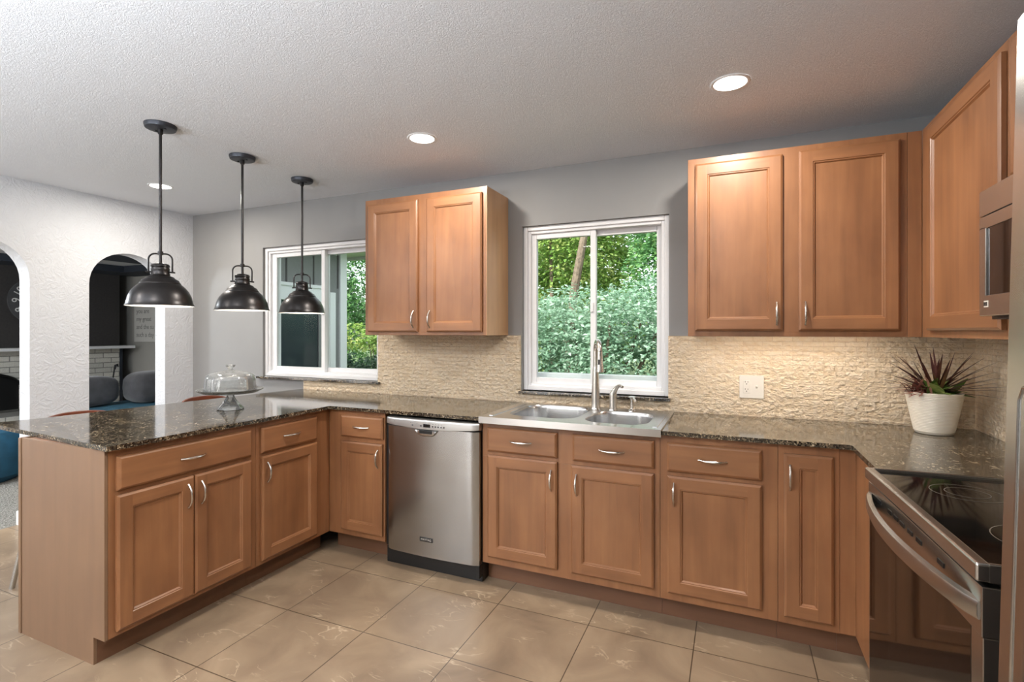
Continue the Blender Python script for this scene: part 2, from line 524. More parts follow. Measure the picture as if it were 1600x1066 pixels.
def text(name, body, size, mat, parent, loc, rot, extrude=0.0006, align='CENTER', spacing=1.0):
    cu = bpy.data.curves.new(name, 'FONT')
    cu.body = body; cu.size = size; cu.extrude = extrude; cu.align_x = align; cu.align_y = 'CENTER'
    cu.space_character = spacing
    cu.materials.append(mat)
    o = bpy.data.objects.new(name, cu); COL.objects.link(o)
    off = Vector((0, 0, 0)); p = parent
    while p is not None: off += p.location; p = p.parent
    bpy.context.view_layer.update()
    me = bpy.data.meshes.new_from_object(o.evaluated_get(bpy.context.evaluated_depsgraph_get()))
    bpy.data.objects.remove(o)
    o = bpy.data.objects.new(name, me); COL.objects.link(o)
    if not me.materials: me.materials.append(mat)
    o.location = Vector(loc) - off; o.rotation_euler = rot
    o.parent = parent
    return o

# ------------------------------------------------------------------ the setting
CEIL = 2.4385
XR = 3.415          # right wall
XL = -2.19          # arched wall, kitchen face
XL2 = -2.325        # arched wall, far face
YB = -6.6           # wall behind the camera
W1 = (-1.305, -0.095, 1.000, 2.087)   # window openings x0,x1,z0,z1
W2 = (1.070, 2.003, 0.990, 2.072)

bm = new(); box(bm, -2.33, XR + 0.1, YB, 0.15, -0.12, 0.0)
struct('floor', bm, M['tile'], 'beige veined square floor tiles with thin dark grout', 'floor')
bm = new(); box(bm, XL2, XR + 0.1, YB - 0.1, 0.15, CEIL, CEIL + 0.15)
struct('ceiling', bm, M['ceiling'], 'white stippled kitchen ceiling', 'ceiling')

bm = new()
TH = 0.15
def wall_with_holes(bm, x0, x1, holes, y0, y1, z0, z1):
    xs = x0
    for (a, b, c, d) in holes:
        box(bm, xs, a, y0, y1, z0, z1)
        box(bm, a, b, y0, y1, z0, c); box(bm, a, b, y0, y1, d, z1)
        xs = b
    box(bm, xs, x1, y0, y1, z0, z1)
wall_with_holes(bm, XL2, XR + 0.1, [W1, W2], 0.0, TH, 0, CEIL)
struct('wall_back', bm, M['wall_gray'], 'grey painted kitchen wall with the two windows', 'wall')
bm = new(); box(bm, XR, XR + 0.1, YB, 0.0, 0, CEIL)
struct('wall_right', bm, M['wall_gray'], 'grey wall behind the range and refrigerator', 'wall')
bm = new()
wall_with_holes(bm, XL2, XR + 0.1, [(-1.6, 0.2, 0.05, 2.15)], YB - 0.1, YB, 0, CEIL)  # opening added behind the camera to bring in daylight
struct('wall_rear', bm, M['wall_gray'], 'grey wall behind the camera with an unseen opening added to let daylight in', 'wall')

# arched plaster wall
def arch_pts(yc, hw, spring, rise, n=20):
    return [(yc - hw * math.cos(PI * i / n), spring + rise * math.sin(PI * i / n) ** 0.92) for i in range(n + 1)]
def arched_wall():
    bm = new()
    arches = [(-3.33, 0.285), (-2.40, 0.285), (-1.465, 0.285), (-0.535, 0.285)]
    outline = [(YB, 0.0)]
    for yc, hw in arches:
        outline.append((yc - hw, 0.0))
        outline += arch_pts(yc, hw, 1.74, 0.275)
        outline.append((yc + hw, 0.0))
    outline += [(0.0, 0.0), (0.0, CEIL), (YB, CEIL)]
    prism(bm, outline, XL2, XL, axis='x')
    bmesh.ops.triangulate(bm, faces=[f for f in bm.faces if len(f.verts) > 4])
    return bm
struct('wall_left', arched_wall(), M['plaster'], 'white trowelled plaster wall with arched openings', 'wall')
bm = new()
for a, b in ((-2.115, -1.75), (-1.18, -0.82), (-0.25, -0.02)):
    box(bm, XL2 - 0.014, XL + 0.014, a - 0.014, b + 0.014, 0, 0.10, 0.004)
struct('baseboard_left', bm, M['white_trim'], 'white baseboard round the feet of the arched wall', 'baseboard')

# stone backsplash
bm = new()
T = 0.012
box(bm, -0.836, -0.0951, -T, 0, 0.914, 0.984)
box(bm, -0.095, 1.0635, -T, 0, 0.914, 1.3535)
box(bm, 1.064, 1.9995, -T, 0, 0.914, 0.971)
box(bm, 2.000, XR - 0.0005, -T, 0, 0.914, 1.3535)
struct('trim_1', bm, M['split_x'], 'cream split-face stone backsplash on the window wall', 'backsplash')
bm = new(); box(bm, XR - T, XR, -1.10, -T - 0.0005, 0.914, 1.3535); box(bm, XR - T, XR, -1.86, -1.10, 0.914, 1.42)
struct('trim_2', bm, M['split_y'], 'cream split-face stone backsplash beside the range', 'backsplash')

# windows ------------------------------------------------------------
def make_window(n, W, mull, label):
    x0, x1, z0, z1 = W
    z0 += 0.004
    t = thing('window_%d' % n, label, 'window', ((x0 + x1) / 2, 0.05, z0), kind='structure')
    def ring(bm, a, b, c, d, wd, y0, y1, bev=0.004):
        box(bm, a, a + wd, y0, y1, c, d, bev); box(bm, b - wd, b, y0, y1, c, d, bev)
        box(bm, a + wd, b - wd, y0, y1, c, c + wd, bev); box(bm, a + wd, b - wd, y0, y1, d - wd, d, bev)
    bm = new()
    ring(bm, x0 + 0.001, x1 - 0.001, z0, z1 - 0.001, 0.028, 0.022, 0.15)
    ring(bm, x0 + 0.026, x1 - 0.026, z0 + 0.026, z1 - 0.026, 0.022, 0.036, 0.15)
    obj('window_frame', bm, M['vinyl'], t)
    m = mull
    for (a, b, yy) in ((x0 + 0.046 + (0.022 if n == 1 else 0), m + 0.022, 0.052), (m - 0.022, x1 - 0.046, 0.088)):
        bm = new()
        if n == 1 and yy < 0.06: box(bm, a - 0.024, a + 0.001, yy + 0.004, yy + 0.034, z0 + 0.046, z1 - 0.046, 0.002)
        ring(bm, a, b, z0 + 0.046, z1 - 0.046, 0.036, yy, yy + 0.034)
        s = obj('window_sash', bm, M['vinyl'], t)
        bm = new(); box(bm, a + 0.03, b - 0.03, yy + 0.013, yy + 0.019, z0 + 0.075, z1 - 0.075)
        obj('window_pane', bm, M['pane'], s)
    bm = new(); box(bm, m - 0.012, m + 0.008, 0.040, 0.052, (z0 + z1) / 2 - 0.03, (z0 + z1) / 2 + 0.03, 0.003)
    obj('window_latch', bm, M['vinyl'], t)
    return t
win1 = make_window(1, W1, -0.695, 'white sliding window at the left with the patio outside')
win2 = make_window(2, W2, 1.53, 'white sliding window above the kitchen sink')
for wn, (a, b, z) in ((win1, (-1.345, -0.072, 1.003)), (win2, (1.056, 2.012, 0.990))):
    bm = new(); box(bm, a, b, -0.035, 0.0, z - 0.018, z, 0.003)
    x0, x1 = (W1 if wn is win1 else W2)[:2]
    box(bm, x0 + 0.001, x1 - 0.001, -0.0005, 0.03, z - 0.018 if wn is win2 else z - 0.003, z)
    s = obj('window_sill', bm, M['granite'], wn); s['label'] = 'dark granite sill'

# ------------------------------------------------------------------ cabinets
class Fr:
    def __init__(self, o, u, w): self.o, self.u, self.w = Vector(o), Vector(u), Vector(w)
    def p(self, a, z, c): return self.o + self.u * a + Vector((0, 0, z)) + self.w * c
def fbox(bm, F, a0, a1, z0, z1, c0, c1, b=0.0, mi=0):
    p, q = F.p(a0, z0, c0), F.p(a1, z1, c1)
    box(bm, min(p.x, q.x), max(p.x, q.x), min(p.y, q.y), max(p.y, q.y), min(p.z, q.z), max(p.z, q.z), b, 2, mi)
def quad(bm, F, pts, mi=0):
    f = bm.faces.new([bm.verts.new(F.p(*p)) for p in pts]); f.material_index = mi; return f

def panel_door(F, u0, u1, z0, z1, t=0.020, st=0.057, c0=0.0):
    bm = new(); ch = 0.009
    def loop(i, c): return [(u0 + i, z0 + i, c0 + c), (u1 - i, z0 + i, c0 + c), (u1 - i, z1 - i, c0 + c), (u0 + i, z1 - i, c0 + c)]
    L = [loop(0, 0.0005), loop(0, t - 0.006), loop(0.004, t - 0.0035), loop(ch, t)]
    def strip(A, B, mis=(1, 0, 1, 0)):
        for k in range(4): quad(bm, F, [A[k], A[(k + 1) % 4], B[(k + 1) % 4], B[k]], mis[k])
    for a, b in zip(L, L[1:]): strip(a, b)
    c = c0 + t
    quad(bm, F, [(u0 + ch, z0 + ch, c), (u0 + st, z0 + ch, c), (u0 + st, z1 - ch, c), (u0 + ch, z1 - ch, c)], 0)
    quad(bm, F, [(u1 - st, z0 + ch, c), (u1 - ch, z0 + ch, c), (u1 - ch, z1 - ch, c), (u1 - st, z1 - ch, c)], 0)
    quad(bm, F, [(u0 + st, z0 + ch, c), (u1 - st, z0 + ch, c), (u1 - st, z0 + st, c), (u0 + st, z0 + st, c)], 1)
    quad(bm, F, [(u0 + st, z1 - st, c), (u1 - st, z1 - st, c), (u1 - st, z1 - ch, c), (u0 + st, z1 - ch, c)], 1)
    I = [loop(st, t), loop(st + 0.003, t - 0.0035), loop(st + 0.0065, t - 0.0035), loop(st + 0.012, t - 0.0105)]
    for a, b in zip(I, I[1:]): strip(a, b)
    quad(bm, F, I[-1], 0)
    bmesh.ops.remove_doubles(bm, verts=bm.verts, dist=1e-5)
    bmesh.ops.recalc_face_normals(bm, faces=bm.faces)
    return bm
def slab_front(F, u0, u1, z0, z1, t=0.020, ch=0.012, c0=0.0):
    bm = new()
    def loop(i, c): return [(u0 + i, z0 + i, c0 + c), (u1 - i, z0 + i, c0 + c), (u1 - i, z1 - i, c0 + c), (u0 + i, z1 - i, c0 + c)]
    L = [loop(0, 0.0005), loop(0, t - 0.009), loop(ch * 0.5, t - 0.0035), loop(ch, t)]
    for a, b in zip(L, L[1:]):
        for k in range(4): quad(bm, F, [a[k], a[(k + 1) % 4], b[(k + 1) % 4], b[k]])
    quad(bm, F, L[-1])
    bmesh.ops.remove_doubles(bm, verts=bm.verts, dist=1e-5)
    bmesh.ops.recalc_face_normals(bm, faces=bm.faces)
    return bm
def pull(F, u, z, c, vertical, L=0.106):
    bm = new(); pts = []; rs = []
    N = 16
    for i in range(N + 1):
        t = -1 + 2 * i / N
        d = t * L / 2
        out = 0.004 + 0.024 * (1 - abs(t) ** 2.6)
        pts.append(F.p(u + (0 if vertical else d), z + (d if vertical else 0), c + out - 0.004))
        rs.append(0.0036 + 0.0026 * (1 - t * t) + (0.002 if abs(t) > 0.96 else 0))
    tube(bm, pts, rs, 10)
    return bm

def cabinet(name, label, cat, F, width, depth, z0, z1, doors=(), drawers=(), toe=True, hgrain='wood_x', group=None, body_extra=None, side_mat=None, bodybev=0.0012):
    base = F.p(width / 2, 0 if toe else z0, -depth / 2)
    t = thing(name, label, cat, base, group)
    bm = new()
    G = 0.0006
    if toe:
        fbox(bm, F, G, width - G, z0, z1, -depth, -0.0, bodybev)
    else:   # wall cabinets have a bottom set up behind the face frame
        fbox(bm, F, G, width - G, z0 + 0.022, z1, -depth, -0.0, bodybev)
        fbox(bm, F, G, width - G, z0, z0 + 0.0225, -0.019, -0.0, bodybev)
        for e0, e1 in ((G, 0.013), (width - 0.013, width - G)):
            fbox(bm, F, e0, e1, z0, z0 + 0.0225, -depth, -0.019, 0)
    if body_extra: body_extra(bm)
    obj('cabinet_body', bm, M['wood'], t)
    if toe:
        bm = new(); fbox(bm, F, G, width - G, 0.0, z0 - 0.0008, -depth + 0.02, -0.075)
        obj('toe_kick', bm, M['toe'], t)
    for (a, b, c, d, hu, hz) in doors:
        dd = obj('door', panel_door(F, a, b, c, d), [M['wood'], M[hgrain]], t, False)
        if hu is not None:
            obj('handle', pull(F, hu, hz, 0.0205, True), M['nickel'], dd)
    for (a, b, c, d) in drawers:
        dr = obj('drawer', slab_front(F, a, b, c, d), M[hgrain], t, False)
        obj('handle', pull(F, (a + b) / 2, (c + d) / 2, 0.0205, False, 0.118), M['nickel'], dr)
    return t

FB = Fr((0, -0.61, 0), (1, 0, 0), (0, -1, 0))         # back run, faces the camera
FP = Fr((0, -1.858, 0), (0, 1, 0), (1, 0, 0))         # peninsula, faces right
ZT = 0.893
g = 'base cabinets under the granite counter'
# peninsula: u = y + 1.858
cabinet('base_cabinet', 'wide maple base cabinet at the peninsula end, one long drawer over two doors', 'cabinet', FP, 0.703, 0.60, 0.114, ZT,
        doors=[(0.026, 0.353, 0.137, 0.700, 0.353 - 0.03, 0.612), (0.358, 0.668, 0.137, 0.700, 0.358 + 0.03, 0.612)],
        drawers=[(0.028, 0.668, 0.719, 0.862)], hgrain='wood_y', group=g)
FP2 = Fr((0, -1.155, 0), (0, 1, 0), (1, 0, 0))
cabinet('base_cabinet', 'single-door maple base cabinet on the peninsula nearest the inside corner', 'cabinet', FP2, 0.545, 0.60, 0.114, ZT,
        doors=[(0.028, 0.427, 0.137, 0.702, 0.028 + 0.032, 0.612)], drawers=[(0.028, 0.427, 0.719, 0.860)], hgrain='wood_y', group=g)
FA = Fr((0.0, -0.61, 0), (1, 0, 0), (0, -1, 0))
cabinet('base_cabinet', 'narrow single-door maple base cabinet left of the dishwasher', 'cabinet', FA, 0.4325, 0.585, 0.114, ZT,
        doors=[(0.103, 0.420, 0.149, 0.700, 0.420 - 0.028, 0.612)], drawers=[(0.103, 0.424, 0.728, 0.861)], group=g)
FS = Fr((1.0862, -0.61, 0), (1, 0, 0), (0, -1, 0))
cabinet('sink_base_cabinet', 'two-door maple sink base cabinet below the steel sink', 'cabinet', FS, 0.944, 0.585, 0.114, 0.70,
        doors=[(0.036, 0.434, 0.155, 0.708, 0.434 - 0.030, 0.612), (0.508, 0.916, 0.155, 0.702, 0.508 + 0.030, 0.606)],
        drawers=[(0.034, 0.434, 0.728, 0.859), (0.516, 0.918, 0.725, 0.859)], group=g,
        body_extra=lambda bm: box(bm, 1.0868, 2.0296, -0.61, -0.592, 0.7005, 0.880))
FC = Fr((2.0304, -0.61, 0), (1, 0, 0), (0, -1, 0))
cabinet('base_cabinet', 'single-door maple base cabinet right of the sink cabinet', 'cabinet', FC, 0.497, 0.585, 0.114, ZT,
        doors=[(0.034, 0.434, 0.152, 0.702, 0.034 + 0.030, 0.618)], drawers=[(0.032, 0.434, 0.723, 0.858)], group=g)
FN = Fr((2.5276, -0.61, 0), (1, 0, 0), (0, -1, 0))
def filler(bm):
    box(bm, 2.7573, 2.815, -0.606, -0.59, 0.114, ZT, 0.001)
    box(bm, 2.815, 3.39, -1.035, -0.59, 0.114, ZT, 0.001)
cabinet('base_cabinet', 'slim pull-out maple base cabinet beside the range with one tall narrow door', 'cabinet', FN, 0.2295, 0.585, 0.114, ZT,
        doors=[(0.023, 0.206, 0.148, 0.852, 0.023 + 0.022, 0.752)], group=g, body_extra=filler)
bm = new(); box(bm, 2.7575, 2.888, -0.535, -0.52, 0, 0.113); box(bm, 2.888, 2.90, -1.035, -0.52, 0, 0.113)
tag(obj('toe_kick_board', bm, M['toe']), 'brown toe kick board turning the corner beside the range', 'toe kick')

# peninsula end panel and back panel
bm = new()
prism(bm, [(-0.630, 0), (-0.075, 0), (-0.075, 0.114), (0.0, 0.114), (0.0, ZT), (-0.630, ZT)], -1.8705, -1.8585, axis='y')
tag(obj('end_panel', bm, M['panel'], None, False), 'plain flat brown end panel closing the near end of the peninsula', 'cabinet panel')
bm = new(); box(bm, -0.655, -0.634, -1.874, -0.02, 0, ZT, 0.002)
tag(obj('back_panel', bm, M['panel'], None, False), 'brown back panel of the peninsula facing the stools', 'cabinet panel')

# wall cabinets
FU = Fr((0.046, -0.323, 0), (1, 0, 0), (0, -1, 0))
gu = 'maple wall cabinets'
ul = cabinet('wall_cabinet', 'two-door maple wall cabinet hanging between the two windows', 'cabinet', FU, 0.921, 0.321, 1.355, 2.269,
        doors=[(0.031, 0.431, 1.377, 2.233, 0.431 - 0.028, 1.458), (0.499, 0.896, 1.377, 2.232, 0.499 + 0.028, 1.458)], toe=False, group=gu)
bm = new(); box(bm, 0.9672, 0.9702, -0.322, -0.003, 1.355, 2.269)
s = obj('side_panel', bm, M['lit_wood'], ul, False); s['label'] = 'side skin with lamp light put into its wood colour'
FU2 = Fr((2.1325, -0.323, 0), (1, 0, 0), (0, -1, 0))
cabinet('wall_cabinet', 'two-door maple wall cabinet right of the sink window', 'cabinet', FU2, 0.9285, 0.321, 1.355, 2.269,
        doors=[(0.038, 0.435, 1.384, 2.236, 0.435 - 0.026, 1.466), (0.504, 0.900, 1.384, 2.240, 0.504 + 0.026, 1.466)], toe=False, group=gu,
        body_extra=lambda bm: box(bm, 3.0615, 3.1145, -0.322, -0.305, 1.355, 2.269, 0.001))
FR = Fr((3.115, -0.3235, 0), (0, -1, 0), (-1, 0, 0))   # right wall, u runs toward the camera
cabinet('wall_cabinet', 'single-door maple wall cabinet in the corner left of the microwave', 'cabinet', FR, 0.777, 0.298, 1.355, 2.269,
        doors=[(0.108, 0.760, 1.384, 2.236, None, None)], toe=False, hgrain='wood_y', group=gu)
FR2 = Fr((3.115, -1.1005, 0), (0, -1, 0), (-1, 0, 0))
cabinet('wall_cabinet', 'short maple wall cabinet above the microwave', 'cabinet', FR2, 0.76, 0.298, 1.812, 2.269,
        doors=[(0.045, 0.375, 1.835, 2.236, 0.345, 1.92), (0.385, 0.715, 1.835, 2.236, 0.415, 1.92)], toe=False, hgrain='wood_y', group=gu)

# ------------------------------------------------------------------ countertop
bm = new()
cz0, cz1 = 0.894, 0.914
SX0, SX1, SYB = 1.092, 2.034, -0.088
def slab(poly):
    fs = prism(bm, poly, cz0, cz1)
slab([(0.035, -1.881), (-1.12, -1.800), (-1.06, -1.64), (-0.972, -0.86), (-0.905, -0.36), (-0.86, -0.002), (0.035, -0.002)])
slab([(0.035, -0.645), (0.035, -0.002), (SX0, -0.002), (SX0, -0.645)])
slab([(SX0, SYB), (SX0, -0.002), (SX1, -0.002), (SX1, SYB)])
slab([(SX1, -0.645), (SX1, -0.002), (2.20, -0.002), (2.7855, -0.645)])
slab([(2.2015, -0.002), (3.402, -0.002), (3.402, -1.045), (2.795, -1.045), (2.795, -0.655), (2.7870, -0.645)])
bmesh.ops.remove_doubles(bm, verts=bm.verts, dist=1e-5)
tag(obj('countertop', bm, M['granite'], None, False), 'dark speckled granite worktop running from the peninsula round to the range', 'countertop')

# ------------------------------------------------------------------ sink
def rrect(cx, cy, hx, hy, r, n=8):
    out = []
    for (sx, sy, a0) in ((1, 1, 0), (-1, 1, 90), (-1, -1, 180), (1, -1, 270)):
        for i in range(n + 1):
            a = math.radians(a0 + 90 * i / n)
            out.append((cx + sx * (hx - r) + r * math.cos(a), cy + sy * (hy - r) + r * math.sin(a)))
    return out
def make_sink():
    zt = 0.921
    t = thing('kitchen_sink', 'double-bowl stainless steel sink with a steel front edge, set in the counter', 'sink', (1.56, -0.40, 0.72))
    bm = new()
    # rim deck with two bowl holes, built by triangle fill
    ox0, ox1, oy0, oy1 = SX0 - 0.004, SX1 + 0.006, -0.662, -0.080
    outer = [(ox0, oy0), (ox1, oy0), (ox1, oy1), (ox0, oy1)]
    bowls = [rrect(1.388, -0.332, 0.200, 0.222, 0.105), rrect(1.796, -0.390, 0.164, 0.196, 0.105)]
    es = []; rings = []
    for lp in [outer] + bowls:
        vs = [bm.verts.new((a, b, zt)) for a, b in lp]
        es += [bm.edges.new((vs[i], vs[(i + 1) % len(vs)])) for i in range(len(vs))]
        rings.append(vs)
    bmesh.ops.triangle_fill(bm, use_beauty=True, use_dissolve=False, edges=es, normal=(0, 0, 1))
    # skirts of the rim: deep apron in front, thin elsewhere
    ov = rings[0]
    for i in range(4):
        a, b = ov[i], ov[(i + 1) % 4]
        zb = 0.886 if i == 0 else 0.9145
        c = bm.verts.new((a.co.x, a.co.y, zb)); d = bm.verts.new((b.co.x, b.co.y, zb))
        bm.faces.new((a, c, d, b))
    c = [(ox0, oy0), (ox1, oy0), (ox1, -0.646), (ox0, -0.646)]
    bm.faces.new([bm.verts.new((x, y, 0.886)) for x, y in c])
    for vsr in rings[1:]:
        cx = sum(v.co.x for v in vsr) / len(vsr); cy = sum(v.co.y for v in vsr) / len(vsr)
        prev = vsr
        for (sc_, z) in ((0.985, zt - 0.006), (0.965, zt - 0.02), (0.93, zt - 0.13), (0.90, zt - 0.165), (0.82, zt - 0.178), (0.2, zt - 0.184)):
            cur = [bm.verts.new((cx + (v.co.x - cx) * sc_, cy + (v.co.y - cy) * sc_, z)) for v in vsr]
            for i in range(len(cur)):
                bm.faces.new((prev[i], prev[(i + 1) % len(cur)], cur[(i + 1) % len(cur)], cur[i]))
            prev = cur
        bm.faces.new(prev)
    # raised bead round the ends of the deck
    for x in (ox0 + 0.05, ox1 - 0.035):
        box(bm, x - 0.012, x + 0.012, oy0 + 0.05, oy1 - 0.04, zt - 0.002, zt + 0.003, 0.002)
    bmesh.ops.recalc_face_normals(bm, faces=bm.faces)
    obj('basin', bm, M['sink_steel'], t, True, 40)
    for cx, cy in ((1.388, -0.325), (1.796, -0.390)):
        bm = new(); lathe(bm, [(0.0, 0.738), (0.03, 0.738), (0.042, 0.741), (0.045, 0.738)], (cx, cy, 0), 28)
        obj('drain', bm, M['nickel'], t)
make_sink()
Z0 = 0.9215
def make_faucet():
    x, y = 1.605, -0.160
    t = thing('kitchen_faucet', 'tall gooseneck pull-down faucet at the back of the sink', 'faucet', (x, y, Z0))
    bm = new(); lathe(bm, [(0.0, 0), (0.031, 0), (0.031, 0.004), (0.027, 0.012), (0.0255, 0.05), (0.0235, 0.12), (0.020, 0.19), (0.017, 0.235), (0.015, 0.25)], (x, y, Z0), 28)
    obj('faucet_body', bm, M['nickel'], t)
    pts = [(x, y, Z0 + 0.23)]
    dx, dy = 0.42, -0.91
    R = 0.062
    for i in range(0, 15):
        a = PI * i / 14 * 0.97
        h = R * (1 - math.cos(a))
        pts.append((x + dx * h, y + dy * h, Z0 + 0.340 + 1.0 * R * math.sin(a)))
    bm = new(); tube(bm, pts, 0.0145, 14)
    obj('spout', bm, M['nickel'], t)
    e = Vector(pts[-1]); d = Vector((dx * 0.02, dy * 0.02, -1)).normalized()
    bm = new(); tube(bm, [e + d * 0.001, e + d * 0.02, e + d * 0.06, e + d * 0.10, e + d * 0.116, e + d * 0.119], [0.0155, 0.0165, 0.018, 0.0225, 0.0235, 0.019], 18)
    h = obj('spray_head', bm, M['nickel'], t)
    bm = new(); box(bm, e.x - 0.005, e.x + 0.005, e.y - 0.025, e.y - 0.016, e.z - 0.075, e.z - 0.045, 0.002)
    obj('spray_button', bm, M['black'], h)
make_faucet()
def make_lever():
    x, y = 1.709, -0.168
    t = thing('faucet_handle', 'single lever mixer handle beside the tall faucet', 'faucet handle', (x, y, Z0))
    bm = new(); lathe(bm, [(0, 0), (0.026, 0), (0.026, 0.004), (0.0225, 0.01), (0.0225, 0.085), (0.021, 0.098), (0.012, 0.104), (0, 0.105)], (x, y, Z0), 28)
    obj('handle_base', bm, M['nickel'], t)
    bm = new(); tube(bm, [(x, y, Z0 + 0.095), (x + 0.012, y - 0.006, Z0 + 0.118), (x + 0.028, y - 0.018, Z0 + 0.140), (x + 0.046, y - 0.034, Z0 + 0.149), (x + 0.066, y - 0.050, Z0 + 0.144)], [0.019, 0.0145, 0.0105, 0.009, 0.007], 12)
    obj('lever', bm, M['nickel'], t)
make_lever()
def make_soap():
    x, y = 1.817, -0.160
    t = thing('soap_dispenser', 'small nickel soap dispenser pump right of the faucet handle', 'soap dispenser', (x, y, Z0))
    bm = new(); lathe(bm, [(0, 0), (0.023, 0), (0.022, 0.005), (0.013, 0.012), (0.0105, 0.02), (0.0105, 0.07), (0.0, 0.07)], (x, y, Z0), 24)
    obj('dispenser_base', bm, M['nickel'], t)
    bm = new(); lathe(bm, [(0, 0.07), (0.008, 0.07), (0.019, 0.079), (0.021, 0.083), (0.014, 0.087), (0, 0.088)], (x, y, Z0), 24)
    tube(bm, [(x, y, Z0 + 0.075), (x + 0.016, y - 0.03, Z0 + 0.077), (x + 0.026, y - 0.05, Z0 + 0.07), (x + 0.027, y - 0.053, Z0 + 0.064)], [0.006, 0.006, 0.0055, 0.005], 10)
    obj('pump_head', bm, M['nickel'], t)
make_soap()

# ------------------------------------------------------------------ dishwasher
def make_dishwasher():
    x0, x1, yf = 0.479, 1.080, -0.652
    t = thing('dishwasher', 'stainless steel dishwasher with a silver control strip, between the base cabinets', 'dishwasher', ((x0 + x1) / 2, -0.35, 0))
    bm = new(); box(bm, 0.4345, 1.084, -0.60, -0.04, 0.10, 0.87)
    obj('tub_case', bm, M['black'], t)
    bm = new(); box(bm, 0.442, 1.084, -0.605, -0.50, 0.0, 0.099, 0.004); box(bm, 1.062, 1.082, -0.640, -0.60, 0.03, 0.10, 0.003)
    obj('toe_kick', bm, M['black'], t)
    # door with a gently bowed front
    bm = new(); N = 24; pts = []
    for i in range(N + 1):
        s = i / N
        xx = x0 + (x1 - x0) * s
        e = min(s, 1 - s)
        edge = 1 - max(0, 1 - e / 0.06) ** 1.5
        pts.append((xx, yf - 0.012 * math.sin(PI * s) + 0.013 * (1 - edge)))
    poly = pts + [(x1, -0.602), (x0, -0.602)]
    prism(bm, poly, 0.103, 0.829)
    # horizontal ripples in the door face show as waves in the reflection
    obj('door', bm, M['steel_door'], t, True, 30)
    # console with a bowed lower edge
    bm = new(); rows = []
    for i in range(N + 1):
        s = i / N; xx = x0 - 0.006 + (x1 - x0 + 0.010) * s
        yy = yf - 0.012 * math.sin(PI * s) - 0.008 + 0.012 * max(0, 1 - min(s, 1 - s) / 0.04) ** 2
        zb = 0.838 - 0.016 * math.sin(PI * s)
        rows.append([(xx, yy + 0.010, zb), (xx, yy + 0.001, zb + 0.004), (xx, yy, 0.868), (xx, yy + 0.004, 0.876), (xx, yy + 0.012, 0.880), (xx, -0.602, 0.880), (xx, -0.602, zb)])
    vv = [[bm.verts.new(p) for p in r] for r in rows]
    for i in range(N):
        for k in range(7):
            bm.faces.new((vv[i][k], vv[i + 1][k], vv[i + 1][(k + 1) % 7], vv[i][(k + 1) % 7]))
    bm.faces.new(vv[0]); bm.faces.new(vv[-1][::-1])
    bmesh.ops.recalc_face_normals(bm, faces=bm.faces)
    cp = obj('control_panel', bm, M['console'], t, True, 30)
    def cy(x): return yf - 0.012 * math.sin(PI * (x - x0) / (x1 - x0)) - 0.0085
    bm = new(); box(bm, 0.742, 0.788, cy(0.765) - 0.0008, cy(0.765) + 0.004, 0.838, 0.857, 0.001)
    obj('display', bm, M['display'], cp)
    for x in (0.668, 0.726, 0.804, 0.822, 0.840, 0.858, 0.876):
        bm = new(); box(bm, x - 0.0045, x + 0.0045, cy(x) - 0.0006, cy(x) + 0.003, 0.8405, 0.8495, 0.001)
        obj('button', bm, M['button'], cp)
    for x in (0.540, 0.658, 0.672, 0.686, 0.700, 0.806, 0.824, 0.842, 0.860):
        bm = new(); box(bm, x - 0.003, x + 0.003, cy(x) - 0.0003, cy(x) + 0.003, 0.8575, 0.8595)
        obj('printed_marking', bm, M['button'], cp)
    # scooped pocket handle under the strip
    bm = new()
    xa, xb = 0.692, 0.832
    yh = yf - 0.012
    for k in range(13):
        pass
    prof = []
    P = [(xa + (xb - xa) * i / 20) for i in range(21)]
    rows = []
    for i, x in enumerate(P):
        s = i / 20; dp = max(0.004, 0.034 * (1 - abs(2 * s - 1) ** 4))
        rows.append([bm.verts.new((x, yh - 0.001, 0.823)), bm.verts.new((x, yh - 0.0125, 0.821)), bm.verts.new((x, yh - 0.0145, 0.823 - dp * 0.85)), bm.verts.new((x, yh - 0.010, 0.821 - dp)), bm.verts.new((x, yh - 0.001, 0.819 - dp))])
    for i in range(20):
        for k in range(4): bm.faces.new((rows[i][k], rows[i + 1][k], rows[i + 1][k + 1], rows[i][k + 1]))
    bm.faces.new(rows[0]); bm.faces.new(rows[-1])
    bmesh.ops.recalc_face_normals(bm, faces=bm.faces)
    hd = obj('handle', bm, M['chrome'], t, True, 50)
    bm = new(); box(bm, xa + 0.028, xb - 0.028, yh - 0.0155, yh - 0.010, 0.803, 0.8225, 0.002)
    obj('handle_recess', bm, M['black'], hd)
    bm = new(); box(bm, 0.714, 0.800, yf - 0.0145, yf - 0.008, 0.190, 0.214, 0.001)
    lg = obj('logo_plate', bm, M['black'], t)
    text('logo_lettering', 'MAYTAG', 0.017, M['letter'], lg, (0.757, yf - 0.0150, 0.2015), (PI / 2, 0, 0), 0.0003)
make_dishwasher()

